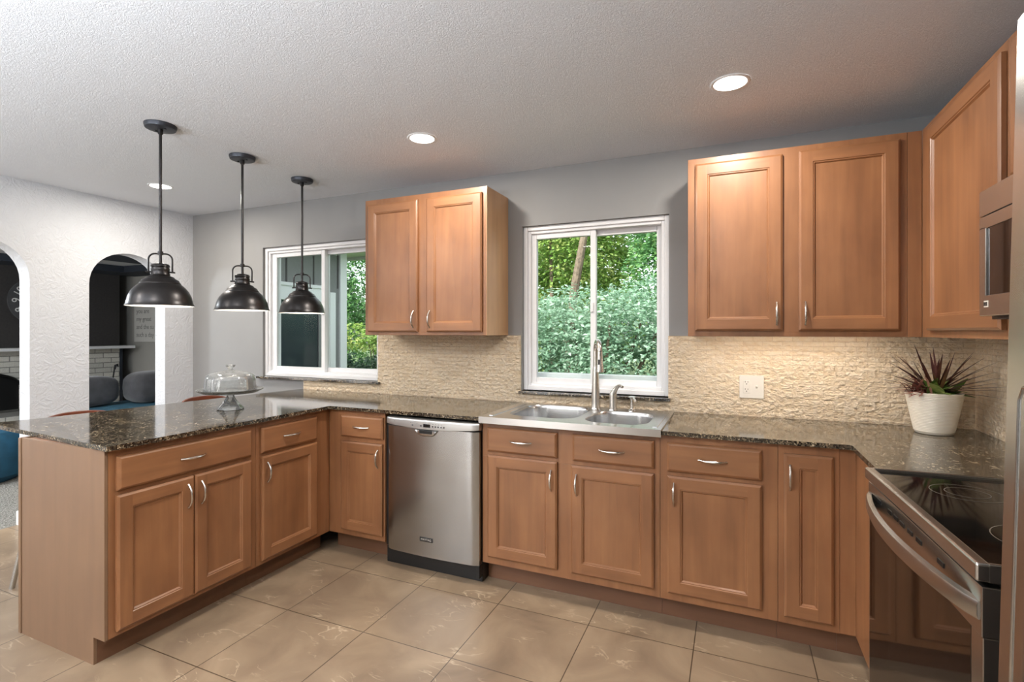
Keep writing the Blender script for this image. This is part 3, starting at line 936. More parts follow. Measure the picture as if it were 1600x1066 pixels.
# ------------------------------------------------------------------ range (turned a little off square)
def ring_curve(bm, c, r, wd, z, n=40):
    vi = [bm.verts.new((c[0] + (r - wd) * math.cos(2 * PI * k / n), c[1] + (r - wd) * math.sin(2 * PI * k / n), z)) for k in range(n)]
    vo = [bm.verts.new((c[0] + r * math.cos(2 * PI * k / n), c[1] + r * math.sin(2 * PI * k / n), z)) for k in range(n)]
    for k in range(n):
        bm.faces.new((vi[k], vo[k], vo[(k + 1) % n], vi[(k + 1) % n]))
def make_range():
    t = thing('electric_range', 'stainless electric range with black glass cooktop and bowed oven handle', 'range', (0, 0, 0))
    # local: x = depth (front edge at 0), y = -width, origin at left front corner on the floor
    W, D = 0.755, 0.625
    bm = new(); box(bm, 0.045, D, -W + 0.004, -0.004, 0.06, 0.895)
    obj('range_body', bm, M['black'], t, False)
    bm = new(); box(bm, 0.028, 0.048, -W + 0.002, -0.002, 0.14, 0.845, 0.004)
    # side skin in dark gloss
    box(bm, 0.048, D, -W, -W + 0.004, 0.06, 0.86)
    bm.free()
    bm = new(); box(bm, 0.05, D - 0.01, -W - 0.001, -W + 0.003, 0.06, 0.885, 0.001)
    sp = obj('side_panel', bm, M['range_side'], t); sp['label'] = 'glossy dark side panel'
    bm = new(); box(bm, 0.018, D - 0.01, -W + 0.012, -0.012, 0.905, 0.921, 0.002)
    ct = obj('cooktop', bm, M['dark_glass'], t); ct['label'] = 'black ceramic glass top'
    for (cx, cy, r) in ((0.20, -0.19, 0.085), (0.22, -0.555, 0.110), (0.47, -0.20, 0.105), (0.47, -0.56, 0.085)):
        for q_ in (1.0, 0.6):
            bm = new(); ring_curve(bm, (cx, cy), r * q_, 0.002, 0.9216)
            obj('burner_ring', bm, M['ring'], ct)
    bm = new()
    box(bm, 0.0, 0.026, -W, 0.0, 0.893, 0.930, 0.006, 3)
    box(bm, 0.020, D, -0.012, 0.0, 0.900, 0.930, 0.003)
    box(bm, 0.020, D, -W, -W + 0.012, 0.893, 0.930, 0.003)
    rim = obj('cooktop_rim', bm, M['steel_y'], t)
    bm = new(); tube(bm, [(0.050, -W - 0.004, 0.911), (0.050, -W + 0.002, 0.911)], 0.009, 16)
    obj('rim_plug', bm, M['steel_y'], rim)
    # oven door
    bm = new(); box(bm, 0.010, 0.045, -W + 0.002, -0.002, 0.785, 0.884, 0.003)
    box(bm, 0.012, 0.045, -W + 0.002, -W + 0.052, 0.17, 0.785, 0.003); box(bm, 0.012, 0.045, -0.012, -0.002, 0.17, 0.785, 0.003)
    box(bm, 0.012, 0.045, -W + 0.052, -0.012, 0.17, 0.215, 0.003)
    dr = obj('oven_door', bm, M['steel_z'], t)
    bm = new(); box(bm, 0.0115, 0.030, -W + 0.050, -0.011, 0.212, 0.787, 0.001)
    obj('oven_window', bm, M['oven_glass'], dr)
    for k, yy in enumerate((-0.06, -0.10, -0.20, -0.25, -0.30, -0.36, -0.42, -0.55)):
        bm = new(); box(bm, 0.0085, 0.0115, yy - 0.034, yy, 0.846, 0.857)
        obj('vent_slot', bm, M['black'], dr)
    bm = new(); N = 28; rows = []
    for i in range(N + 1):
        s = i / N; yy = -0.010 - (W - 0.022) * s
        out = 0.004 + 0.052 * (math.sin(PI * s) ** 0.7)
        zc = 0.833
        x = 0.010 - out
        hh = 0.020
        rows.append([bm.verts.new(p) for p in ((x + 0.016, yy, zc + hh), (x + 0.003, yy, zc + hh - 0.002), (x, yy, zc + hh - 0.010), (x, yy, zc - hh + 0.010), (x + 0.003, yy, zc - hh + 0.002), (x + 0.016, yy, zc - hh))])
    for i in range(N):
        for k in range(6): bm.faces.new((rows[i][k], rows[i + 1][k], rows[i + 1][(k + 1) % 6], rows[i][(k + 1) % 6]))
    bm.faces.new(rows[0]); bm.faces.new(rows[-1])
    bmesh.ops.recalc_face_normals(bm, faces=bm.faces)
    obj('handle', bm, M['steel_y'], dr)
    bm = new(); box(bm, 0.014, 0.05, -W + 0.004, -0.004, 0.012, 0.160, 0.004)
    obj('storage_drawer', bm, M['steel_y'], t)
    for (fx, fy) in ((0.08, -0.05), (0.08, -W + 0.05), (D - 0.06, -0.05), (D - 0.06, -W + 0.05)):
        bm = new(); tube(bm, [(fx, fy, 0.0), (fx, fy, 0.06)], 0.018, 12)
        obj('foot', bm, M['black'], t)
    t.location = (2.750, -1.088, 0)
    t.rotation_euler = (0, 0, math.radians(2.4))
make_range()

# ------------------------------------------------------------------ microwave
def make_microwave():
    x0, y0, y1, z0, z1 = 3.042, -1.1015, -1.858, 1.422, 1.806
    t = thing('microwave_oven', 'stainless over-the-range microwave with a dark door window', 'microwave', (3.2, -1.48, z0))
    bm = new(); box(bm, x0 + 0.03, XR - 0.013, y1, y0, z0, z1, 0.002)
    obj('microwave_body', bm, M['black'], t)
    bm = new(); box(bm, x0, x0 + 0.0295, y1, y0, z1 - 0.078, z1, 0.003)
    obj('vent_panel', bm, M['steel_y'], t)
    yw0 = y0 - 0.042
    bm = new()
    box(bm, x0, x0 + 0.0295, y1, y0, z0 + 0.004, z0 + 0.066, 0.003); box(bm, x0, x0 + 0.0295, y1, y0, z1 - 0.118, z1 - 0.080, 0.003)
    box(bm, x0, x0 + 0.0295, yw0, y0, z0 + 0.06, z1 - 0.11, 0.003); box(bm, x0, x0 + 0.0295, y1, -1.66, z0 + 0.06, z1 - 0.11, 0.003)
    d = obj('door', bm, M['steel_y'], t)
    bm = new(); box(bm, x0 + 0.004, x0 + 0.02, -1.655, yw0 - 0.004, z0 + 0.060, z1 - 0.112, 0.0015)
    obj('door_window', bm, M['oven_glass'], d)
    bm = new(); box(bm, x0 - 0.0015, x0 + 0.006, yw0 - 0.005, yw0 - 0.001, z0 + 0.066, z1 - 0.118, 0.002)
    obj('window_bead', bm, M['chrome'], d)
    bm = new(); box(bm, x0 - 0.001, x0 + 0.002, y0 - 0.062, y0 - 0.034, z0 + 0.030, z0 + 0.050, 0.0008)
    lg = obj('logo_plate', bm, M['ivory'], t)
    bm = new()
    for k in range(3): box(bm, x0 - 0.0018, x0 - 0.0008, y0 - 0.041 - 0.008 * k, y0 - 0.036 - 0.008 * k, z0 + 0.034, z0 + 0.046)
    obj('logo_mark', bm, M['black'], lg)
    bm = new(); box(bm, x0 + 0.02, XR - 0.05, y1 + 0.03, y0 - 0.03, z0 - 0.006, z0 - 0.0005)
    obj('bottom_grille', bm, M['black'], t)
make_microwave()

# ------------------------------------------------------------------ refrigerator (leans back a little)
def make_fridge():
    t = thing('refrigerator', 'tall stainless refrigerator standing nearest the camera at the right edge', 'refrigerator', (0, 0, 0))
    # local x depth from front 0, y 0 .. -0.91
    H = 1.815
    bm = new(); box(bm, 0.062, 0.66, -0.91, 0.0, 0.03, H - 0.02, 0.004)
    obj('fridge_body', bm, M['steel_z'], t)
    def dpoly(a, b):
        pts = []
        for i in range(17):
            s = i / 16; yy = a + (b - a) * s
            e = min(s, 1 - s) / 0.05
            pts.append((0.006 - 0.010 * math.sin(PI * s) + 0.026 * max(0, 1 - e) ** 2, yy))
        return pts + [(0.058, b), (0.058, a)]
    for k, (a, b, hy) in enumerate(((-0.002, -0.40, -0.365), (-0.404, -0.908, -0.44))):
        bm = new(); prism(bm, dpoly(a, b), 0.06, H)
        d = obj('door', bm, M['steel_z'], t, True, 30)
        bm = new(); tube(bm, [(0.0, hy, 0.45), (-0.045, hy, 0.47), (-0.05, hy, 0.6), (-0.05, hy, 1.5), (-0.045, hy, 1.64), (0.0, hy, 1.66)], 0.012, 12)
        obj('handle', bm, M['steel_z'], d)
    # ice and water opening in the near-far door
    bm = new(); box(bm, -0.006, 0.01, -0.128, -0.34, 0.86, 1.300, 0.012)
    dp = obj('dispenser_panel', bm, M['black'], t)
    bm = new()
    tube(bm, [(-0.008, -0.092, 0.30), (-0.008, -0.092, 1.29), (-0.008, -0.102, 1.308), (-0.008, -0.33, 1.308)], 0.0022, 8)
    obj('dispenser_bezel', bm, M['chrome'], dp)
    bm = new(); box(bm, 0.03, 0.6, -0.90, -0.01, 0.0, 0.05)
    obj('toe_grille', bm, M['black'], t)
    t.location = (2.669, -2.148, 0)
    t.rotation_euler = (0, math.radians(1.3), 0)
make_fridge()

# ------------------------------------------------------------------ outlet plate
def make_outlet():
    x0, x1, z0, z1 = 2.380, 2.502, 1.012, 1.138
    y = -0.0125
    t = thing('wall_outlet', 'white two-gang outlet and switch plate on the stone backsplash', 'outlet', ((x0 + x1) / 2, y, z0))
    bm = new(); box(bm, x0, x1, y - 0.007, y, z0, z1, 0.003)
    obj('cover_plate', bm, M['ivory'], t)
    xc = x0 + 0.036
    bm = new(); box(bm, xc - 0.017, xc + 0.017, y - 0.010, y - 0.006, z0 + 0.028, z1 - 0.028, 0.002)
    r = obj('receptacle', bm, M['ivory'], t)
    for zz in (z0 + 0.046, z0 + 0.086):
        for (a, b, c, d) in ((xc - 0.008, xc - 0.0055, zz, zz + 0.008), (xc + 0.0055, xc + 0.008, zz, zz + 0.007), (xc - 0.0025, xc + 0.0025, zz - 0.010, zz - 0.005)):
            bm = new(); box(bm, a, b, y - 0.0106, y - 0.009, c, d); obj('socket_slot', bm, M['slot'], r)
    xs = x1 - 0.036
    bm = new(); tube(bm, [(xs, y - 0.004, z0 + 0.060), (xs, y - 0.020, z0 + 0.070)], [0.006, 0.0045], 10)
    obj('toggle', bm, M['ivory'], t)
make_outlet()

# ------------------------------------------------------------------ pendants
def make_pendant(label, loc, zb):
    t = thing('pendant_lamp', label, 'pendant lamp', (0, 0, 0), 'bronze pendant lamps over the peninsula')
    top = CEIL - zb
    bm = new(); lathe(bm, [(0, top), (0.072, top), (0.072, top - 0.006), (0.068, top - 0.02), (0.058, top - 0.024), (0, top - 0.024)], (0, 0, 0), 40)
    cn = obj('canopy', bm, M['bronze_flat'], t)
    for sx in (-1, 1):
        bm = new(); tube(bm, [(0.035 * sx, 0, top - 0.023), (0.035 * sx, 0, top - 0.029)], 0.006, 10); obj('canopy_screw', bm, M['black'], cn)
    bm = new(); tube(bm, [(0, 0, top - 0.02), (0, 0, 0.215)], 0.0072, 12); lathe(bm, [(0.0072, top - 0.05), (0.012, top - 0.045), (0.012, top - 0.024)], (0, 0, 0), 20)
    lathe(bm, [(0.0072, 0.262), (0.0125, 0.262), (0.0125, 0.280), (0.0072, 0.280)], (0, 0, 0), 20)
    obj('rod', bm, M['bronze'], t)
    bm = new()
    lathe(bm, [(0.0, 0.220), (0.018, 0.220), (0.036, 0.214), (0.040, 0.210), (0.042, 0.202), (0.038, 0.198), (0.041, 0.190), (0.041, 0.184), (0.039, 0.178), (0.041, 0.166), (0.043, 0.160), (0.041, 0.154)], (0, 0, 0), 40)
    obj('socket_cap', bm, M['bronze'], t)
    bm = new()
    a = 0.052
    pts = [(-a, 0, 0.172), (-a, 0, 0.235)] + [(-a + 0.03 * (1 - math.cos(PI / 2 * i / 6)), 0, 0.238 + 0.03 * math.sin(PI / 2 * i / 6)) for i in range(7)]
    pts += [(-x, y, z) for (x, y, z) in reversed(pts)]
    # the loop stands square to the view in the photo: turned about the rod below
    tube(bm, pts, 0.0042, 10)
    for sx in (-1, 1): tube(bm, [(sx * 0.038, 0, 0.175), (sx * 0.064, 0, 0.173)], 0.0045, 10)
    lp = obj('loop_handle', bm, M['bronze'], t)
    lp.rotation_euler = (0, 0, math.radians(45))
    prof = [(0.041, 0.156), (0.060, 0.148), (0.063, 0.143), (0.066, 0.140), (0.080, 0.132), (0.086, 0.120), (0.090, 0.117), (0.090, 0.112), (0.094, 0.109),
            (0.108, 0.096), (0.124, 0.076), (0.136, 0.050), (0.142, 0.026), (0.1455, 0.010), (0.150, 0.003), (0.1515, 0.0), (0.1485, -0.0005)]
    bm = new(); lathe(bm, prof, (0, 0, 0), 64)
    inner = [(0.1485, -0.0005), (0.143, 0.008), (0.139, 0.026), (0.133, 0.048), (0.121, 0.073), (0.105, 0.092), (0.088, 0.104), (0.05, 0.135), (0.02, 0.148), (0.0, 0.15)]
    lathe(bm, inner, (0, 0, 0), 64, 1)
    obj('shade', bm, [M['bronze'], M['shade_white']], t, True, 50)
    bm = new(); lathe(bm, [(0, 0.148), (0.014, 0.145), (0.016, 0.12), (0.027, 0.09), (0.031, 0.068), (0.027, 0.048), (0.014, 0.036), (0, 0.033)], (0, 0, 0), 24)
    obj('bulb', bm, M['bulb'], t)
    t.location = (loc[0], loc[1], zb)
    return t
P0 = make_pendant('bronze pendant lamp nearest the camera, hanging in front of the arched wall', (-0.345, -1.435), 1.510)
def pendant_copy(label, loc):
    c = copy_tree(P0); c.location = (loc[0], loc[1], 1.507); c['label'] = label
    return c
pendant_copy('middle bronze pendant lamp of the row of three', (-0.368, -0.942))
pendant_copy('bronze pendant lamp farthest from the camera, hanging in front of the left window', (-0.395, -0.452))
for (x, y) in ((-0.345, -1.435), (-0.368, -0.942), (-0.395, -0.452)):
    ld = bpy.data.lights.new('pendant_light', 'POINT'); ld.energy = PENDANT_W; ld.shadow_soft_size = 0.03; ld.color = (1.0, 0.93, 0.84)
    lo = bpy.data.objects.new('pendant_light', ld); COL.objects.link(lo); lo.location = (x, y, 1.530)

# ------------------------------------------------------------------ recessed ceiling lights
def make_recessed(label):
    t = thing('recessed_light', label, 'ceiling light', (0, 0, 0), 'recessed ceiling lights')
    bm = new(); lathe(bm, [(0.066, -0.003), (0.069, -0.0045), (0.076, -0.004), (0.080, -0.0005)], (0, 0, 0), 48)
    obj('trim_ring', bm, M['white_trim'], t)
    bm = new(); lathe(bm, [(0.0, -0.003), (0.0665, -0.003)], (0, 0, 0), 40)
    obj('lens', bm, M['lens'], t)
    return t
R0 = make_recessed('round recessed light in the ceiling before the right wall cabinets')
R0.location = (2.337, -0.752, CEIL)
for x, y, lab in ((0.785, -0.748, 'round recessed light in the ceiling above the left wall cabinet'), (-1.477, -0.731, 'round recessed light behind the rod of the nearest pendant lamp')):
    c = copy_tree(R0); c.location = (x, y, CEIL); c['label'] = lab
for x, y in ((2.2, -2.9), (0.7, -2.9), (-1.0, -3.0), (2.2, -5.0), (0.5, -5.0), (-1.2, -5.0)):  # unseen recessed lights added behind the camera for more brightness
    c = copy_tree(R0); c.location = (x, y, CEIL); c['label'] = 'added round recessed light, unseen in the ceiling behind the camera'
for x, y, k in ((2.337, -0.752, 1), (0.785, -0.748, 1), (-1.477, -0.731, 1), (2.2, -2.9, 0.8), (0.7, -2.9, 1), (-1.0, -3.0, 1), (2.2, -5.0, 1), (0.5, -5.0, 1), (-1.2, -5.0, 1)):
    ld = bpy.data.lights.new('recessed_lamp', 'AREA'); ld.shape = 'DISK'; ld.size = 0.11; ld.energy = RECESSED_W * k; ld.color = (1.0, 0.94, 0.85)
    lo = bpy.data.objects.new('recessed_lamp', ld); COL.objects.link(lo); lo.location = (x, y, CEIL - 0.008)

# ------------------------------------------------------------------ cake stand and dome
def make_cake():
    c = (-0.408, -0.99, 0.9145)
    t = thing('cake_stand', 'clear pressed-glass pedestal cake stand on the peninsula counter', 'cake stand', c)
    wv = lambda a, j: 1 + (0.05 * abs(math.sin(a * 4)) if j in (0, 1, 2) else 0.0)
    foot = [(0.0, 0.003), (0.03, 0.004), (0.066, 0.0), (0.070, 0.003), (0.066, 0.011), (0.046, 0.035), (0.028, 0.064), (0.020, 0.082), (0.022, 0.094), (0.034, 0.099)]
    plate = [(0.10, 0.098), (0.145, 0.100), (0.160, 0.108), (0.176, 0.118), (0.178, 0.122), (0.170, 0.118), (0.150, 0.108), (0.10, 0.104), (0.0, 0.104)]
    bm = new()
    lathe(bm, foot + plate, c, 64, wave=lambda a, j: 1 + (0.06 * math.cos(a * 6) if j in (2, 3, 4) else 0) + (0.02 * math.cos(a * 16) if 12 <= j <= 15 else 0))
    obj('stand', bm, M['glass'], t, True, 60)
    d = thing('cake_dome', 'clear glass dome cover with a knob, resting on the cake stand', 'cake dome', (c[0], c[1], c[2] + 0.106))
    zb = c[2] + 0.107
    out = [(0.136, 0.0), (0.1405, 0.003), (0.1385, 0.03), (0.135, 0.075), (0.130, 0.093), (0.112, 0.108), (0.075, 0.118), (0.045, 0.124), (0.018, 0.128)]
    knob = [(0.012, 0.134), (0.013, 0.140), (0.024, 0.150), (0.027, 0.156), (0.022, 0.161), (0.0, 0.162)]
    inn = [(0.0, 0.121), (0.045, 0.119), (0.075, 0.114), (0.110, 0.104), (0.126, 0.091), (0.131, 0.075), (0.1345, 0.03), (0.136, 0.0)]
    bm = new(); lathe(bm, inn + out[1:] + knob, (c[0], c[1], zb), 64, wave=lambda a, j: 1 + (0.010 * math.cos(a * 18) if 9 <= j <= 11 else 0))
    obj('cover', bm, M['glass'], d, True, 60)
make_cake()

# ------------------------------------------------------------------ potted plant
def blade(bm, base, az, elev, L, wd, droop, n=7, fold=0.25):
    p = Vector(base); d = Vector((math.cos(az) * math.cos(elev), math.sin(az) * math.cos(elev), math.sin(elev)))
    side = Vector((-math.sin(az), math.cos(az), 0)); prev = None
    for i in range(n + 1):
        s = i / n
        ww = wd * (math.sin(PI * min(0.98, 0.12 + 0.88 * s)) ** 0.8)
        up = side.cross(d).normalized()
        a = bm.verts.new(p - side * ww - up * ww * -fold); m = bm.verts.new(p); b = bm.verts.new(p + side * ww - up * ww * -fold)
        if prev:
            bm.faces.new((prev[0], prev[1], m, a)); bm.faces.new((prev[1], prev[2], b, m))
        prev = (a, m, b)
        p = p + d * (L / n)
        d = (d + Vector((0, 0, -droop / n))).normalized()
def make_plant():
    c = Vector((3.190, -0.205, 0.9145)); rnd = random.Random(7)
    t = thing('potted_plant', 'spiky dark red and green houseplant in a cream ribbed pot', 'plant', c)
    prof = [(0.0, 0.0), (0.066, 0.0), (0.071, 0.004)]
    for i in range(1, 25):
        z = 0.004 + 0.176 * i / 25; r = 0.071 + 0.034 * (i / 25) ** 0.9
        prof += [(r, z), (r + 0.0022, z + 0.0015), (r + 0.0022, z + 0.0045)]
    prof += [(0.1075, 0.183), (0.1085, 0.187), (0.1055, 0.189), (0.100, 0.186), (0.097, 0.165)]
    bm = new(); lathe(bm, prof, c, 48); obj('pot', bm, M['pot'], t, True, 60)
    bm = new(); lathe(bm, [(0.0, 0.172), (0.05, 0.174), (0.098, 0.168)], c, 24); obj('soil', bm, M['soil'], t)
    bm = new()
    o = c + Vector((0.005, 0, 0.18))
    specs = []
    for i in range(40):
        az = rnd.uniform(0, 2 * PI); el = rnd.uniform(0.35, 1.35)
        specs.append((az, el, rnd.uniform(0.15, 0.24), rnd.uniform(0.1, 0.6)))
    for az, el, L, dr in specs:
        # keep clear of the two walls behind the pot
        lim = 1.0
        dx = math.cos(az) * math.cos(el) * L; dy = math.sin(az) * math.cos(el) * L
        if dx > 0.195: lim = 0.195 / dx
        if dy > 0.15: lim = min(lim, 0.15 / dy)
        blade(bm, o + Vector((rnd.uniform(-.02, .02), rnd.uniform(-.02, .02), 0)), az, el, L * lim, rnd.uniform(0.005, 0.008), dr)
    for (az, el, L) in ((PI * 1.0, 0.55, 0.25), (PI * 0.95, 0.9, 0.24), (PI * 1.1, 0.35, 0.25), (-0.35, 0.5, 0.22), (-0.5, 0.35, 0.25), (-0.7, 0.3, 0.24), (-0.9, 0.7, 0.24), (-1.2, 0.4, 0.22), (PI * 1.3, 0.9, 0.22), (-1.5, 1.25, 0.2), (-0.2, 0.75, 0.26), (-0.6, 0.62, 0.25), (-0.75, 0.5, 0.27), (-1.0, 0.35, 0.24), (-0.5, 0.15, 0.23), (-0.85, 0.85, 0.26), (3.4, 0.75, 0.26), (3.7, 0.5, 0.27), (2.9, 0.4, 0.24)):
        blade(bm, o, az, el, L, 0.007, 0.35)
    obj('spiky_leaves', bm, M['leaf_red'], t, True, 80)
    bm = new()
    for i in range(34):
        az = rnd.uniform(0, 2 * PI); el = rnd.uniform(0.2, 1.2)
        blade(bm, o + Vector((rnd.uniform(-.04, .06), rnd.uniform(-.06, .02), 0)), az, el, rnd.uniform(0.07, 0.12), rnd.uniform(0.016, 0.026), 0.9, 5)
    obj('broad_leaves', bm, M['leaf_pot'], t, True, 80)
    bm = new()
    for i in range(60):
        q = o + Vector((-0.055 + rnd.gauss(0, .02), -0.03 + rnd.gauss(0, .02), 0))
        blade(bm, q, rnd.uniform(PI * 0.7, PI * 1.6), rnd.uniform(0.2, 1.3), rnd.uniform(0.05, 0.11), 0.006, 1.0, 4)
    obj('feathery_leaves', bm, M['leaf_pink'], t, True, 80)
make_plant()

# ------------------------------------------------------------------ bar stools
def make_stool(label):
    t = thing('bar_stool', label, 'stool', (0, 0, 0), 'bar stools behind the peninsula')
    # faces +x (the counter); the curved wooden back is on the -x side
    bm = new(); prism(bm, [(x - 0.0, y) for x, y in rrect(0.0, 0.0, 0.175, 0.19, 0.07, 6)], 0.655, 0.680)
    obj('seat', bm, M['stool_wood'], t)
    bm = new(); N = 24; rows = []
    for i in range(N + 1):
        s_ = 2 * i / N - 1
        yy = 0.205 * s_
        xx = -0.205 + 0.10 * abs(s_) ** 2.4
        top = 0.908 - 0.020 * s_ * s_ - 0.025 * s_ ** 6
        bot = 0.80 + 0.045 * s_ ** 4
        rows.append([bm.verts.new((xx + dx, yy, z)) for dx, z in ((0.0, bot), (-0.016, bot), (-0.022, top - 0.006), (-0.018, top), (-0.004, top), (0.0, top - 0.006))])
    for i in range(N):
        for k in range(6): bm.faces.new((rows[i][k], rows[i + 1][k], rows[i + 1][(k + 1) % 6], rows[i][(k + 1) % 6]))
    bm.faces.new(rows[0]); bm.faces.new(rows[-1])
    bmesh.ops.recalc_face_normals(bm, faces=bm.faces)
    obj('backrest', bm, M['stool_wood'], t)
    for sy in (-1, 1):
        bm = new(); tube(bm, [(-0.14, 0.10 * sy, 0.653), (-0.205, 0.11 * sy, 0.70), (-0.216, 0.11 * sy, 0.85)], 0.009, 10); obj('back_post', bm, M['chrome'], t)
    for sx, sy in ((1, 1), (1, -1), (-1, 1), (-1, -1)):
        bm = new(); tube(bm, [(0.14 * sx, 0.18 * sy, 0.654), (0.20 * sx, 0.285 * sy, 0.006), (0.2005 * sx, 0.286 * sy, 0.0)], [0.0125, 0.0125, 0.013], 12)
        obj('leg', bm, M['chrome'], t)
    bm = new()
    P = [(0.178, 0.246), (-0.178, 0.246), (-0.178, -0.246), (0.178, -0.246)]
    for i in range(4): tube(bm, [(P[i][0], P[i][1], 0.24), (P[(i + 1) % 4][0], P[(i + 1) % 4][1], 0.24)], 0.0085, 10)
    obj('foot_ring', bm, M['chrome'], t)
    return t
S0 = make_stool('wooden bar stool with chrome legs at the near end of the peninsula')
S0.location = (-1.0, -1.39, 0)
S1 = copy_tree(S0); S1['label'] = 'wooden bar stool behind the glass cake stand, in front of the white pillar'; S1.location = (-1.0, -0.62, 0)

# ------------------------------------------------------------------ room beyond the arches
XC = -6.5
bm = new(); box(bm, -8.2, -2.332, -3.4, 2.13, -0.10, -0.002)
struct('floor_living', bm, M['carpet'], 'grey shag carpet of the room beyond the arches', 'carpet')
bm = new(); box(bm, -8.2, XL2 - 0.001, -3.4, 2.13, 2.355, 2.50)
struct('ceiling_living', bm, M['white_trim'], 'ceiling of the room beyond the arches', 'ceiling')
bm = new(); box(bm, -8.2, -2.35, 1.985, 2.13, 0, 2.354)
struct('wall_living_back', bm, M['wing_gray'], 'light grey side wall beyond the arches, behind the sofa', 'wall')
bm = new(); box(bm, -8.3, -8.2, -3.4, 2.13, 0, 2.354)
struct('wall_living_left', bm, M['wing_gray'], 'far end wall beyond the chimney breast', 'wall')
bm = new(); wall_with_holes(bm, -8.3, XL2, [(-7.9, -2.6, 0.1, 2.2)], -3.5, -3.4, 0, 2.50)  # wide unseen opening added so sky light reaches this room
struct('wall_living_front', bm, M['wing_gray'], 'front wall of the room beyond the arches with an unseen wide opening added to let daylight in', 'wall')
bm = new(); box(bm, -7.0, XC, -2.4, 1.765, 1.16, 2.354)
struct('wall_chimney', bm, M['charcoal'], 'charcoal painted chimney breast above the mantel', 'wall')
bm = new()
def arch2(yc, hw, sp, rise): return arch_pts(yc, hw, sp, rise, 14)
outl = [(-2.4, 0.0), (-0.60, 0.0), (-0.60, 0.32)] + arch2(-0.02, 0.58, 0.66, 0.20) + [(0.56, 0.32), (0.56, 0.0), (1.765, 0.0), (1.765, 1.159), (-2.4, 1.159)]
prism(bm, outl, -7.0, XC, axis='x'); bmesh.ops.triangulate(bm, faces=[f for f in bm.faces if len(f.verts) > 4])
struct('wall_fireplace', bm, M['brick_white'], 'white painted brick fireplace below the mantel', 'wall')
bm = new(); box(bm, -7.0, XC - 0.01, 1.766, 1.815, 0, 1.16)
struct('trim_3', bm, M['soffit'], 'blue grey trim strip at the edge of the white brick', 'trim')
bm = new(); box(bm, XC - 0.05, XC + 0.22, -2.45, 1.87, 1.118, 1.16, 0.005)
tag(obj('mantel_shelf', bm, M['white_trim']), 'white mantel shelf over the painted brick fireplace', 'mantel')
bm = new(); box(bm, XC + 0.001, -6.0, -3.39, 1.55, 2.262, 2.354); box(bm, XC + 0.001, -2.36, 1.55, 1.984, 2.262, 2.354); box(bm, -5.1, -4.2, -3.39, 1.549, 2.30, 2.354)
struct('ceiling_soffit', bm, M['soffit'], 'dark soffits and beam under the ceiling beyond the arches', 'soffit')
# firebox insert
fb = thing('fireplace_insert', 'black arched fireplace insert in the white brick', 'fireplace', (-6.62, -0.02, 0.0))
bm = new(); prism(bm, [(-0.595, 0.325)] + arch2(-0.02, 0.575, 0.66, 0.195) + [(0.555, 0.325)], -6.66, -6.55, axis='x'); obj('firebox', bm, M['black'], fb, False)
bm = new(); a2 = arch2(-0.02, 0.56, 0.66, 0.19); tube(bm, [(XC + 0.012, y, z) for y, z in a2], 0.014, 8); obj('arch_frame', bm, M['black'], fb)
bm = new(); box(bm, -6.54, -6.50, -0.60, 0.56, 0.30, 0.335, 0.004); obj('fire_screen_rail', bm, M['chrome'], fb)
bm = new(); box(bm, -6.9, -6.05, -0.95, 0.95, 0.0, 0.30, 0.01)
struct('trim_4', bm, M['brick_white'], 'raised white brick hearth', 'hearth')
# wall clock
def make_clock():
    c = Vector((XC, 0.735, 1.800))
    t = thing('wall_clock', 'round dark grey clock with white numerals on the charcoal chimney breast', 'clock', c)
    bm = new(); r = 0.325; N = 56
    prism(bm, [(c.y + r * math.cos(2 * PI * k / N), c.z + r * math.sin(2 * PI * k / N)) for k in range(N)], XC, XC + 0.03, axis='x')
    obj('clock_face', bm, M['clock'], t, True)
    for h in range(1, 13):
        a = math.radians(90 - 30 * h)
        nm = text('numeral', str(h), 0.13, M['numeral'], t, (XC + 0.031, c.y + 0.235 * math.cos(a), c.z + 0.235 * math.sin(a)), (PI / 2, 0, PI / 2 ), 0.001)
        nm.rotation_euler = (Matrix.Rotation(PI / 2, 4, 'Z') @ Matrix.Rotation(PI / 2, 4, 'X') @ Matrix.Rotation(a - PI / 2 + (0 if a > 0 else 0), 4, 'Z')).to_euler()
    bm = new(); box(bm, XC + 0.0305, XC + 0.034, c.y - 0.006, c.y + 0.006, c.z, c.z + 0.17); box(bm, XC + 0.0305, XC + 0.034, c.y, c.y + 0.12, c.z - 0.006, c.z + 0.006)
    obj('hand', bm, M['numeral'], t)
make_clock()
# canvas sign on the grey side wall
def make_sign():
    x0, x1, z0, z1 = -6.46, -5.55, 1.215, 1.80
    t = thing('canvas_sign', 'pale canvas sign with grey handwriting on the grey wall beyond the arch', 'sign', ((x0 + x1) / 2, 1.984, z0))
    bm = new(); box(bm, x0, x1, 1.955, 1.984, z0, z1, 0.003); obj('canvas', bm, M['canvas'], t)
    for k, s in enumerate(('you are', 'my great', 'and the su', 'such a day')):
        text('lettering', s, 0.105, M['ink'], t, (x0 + 0.06, 1.954, z1 - 0.10 - 0.125 * k), (PI / 2, 0, 0), 0.0006, 'LEFT')
make_sign()
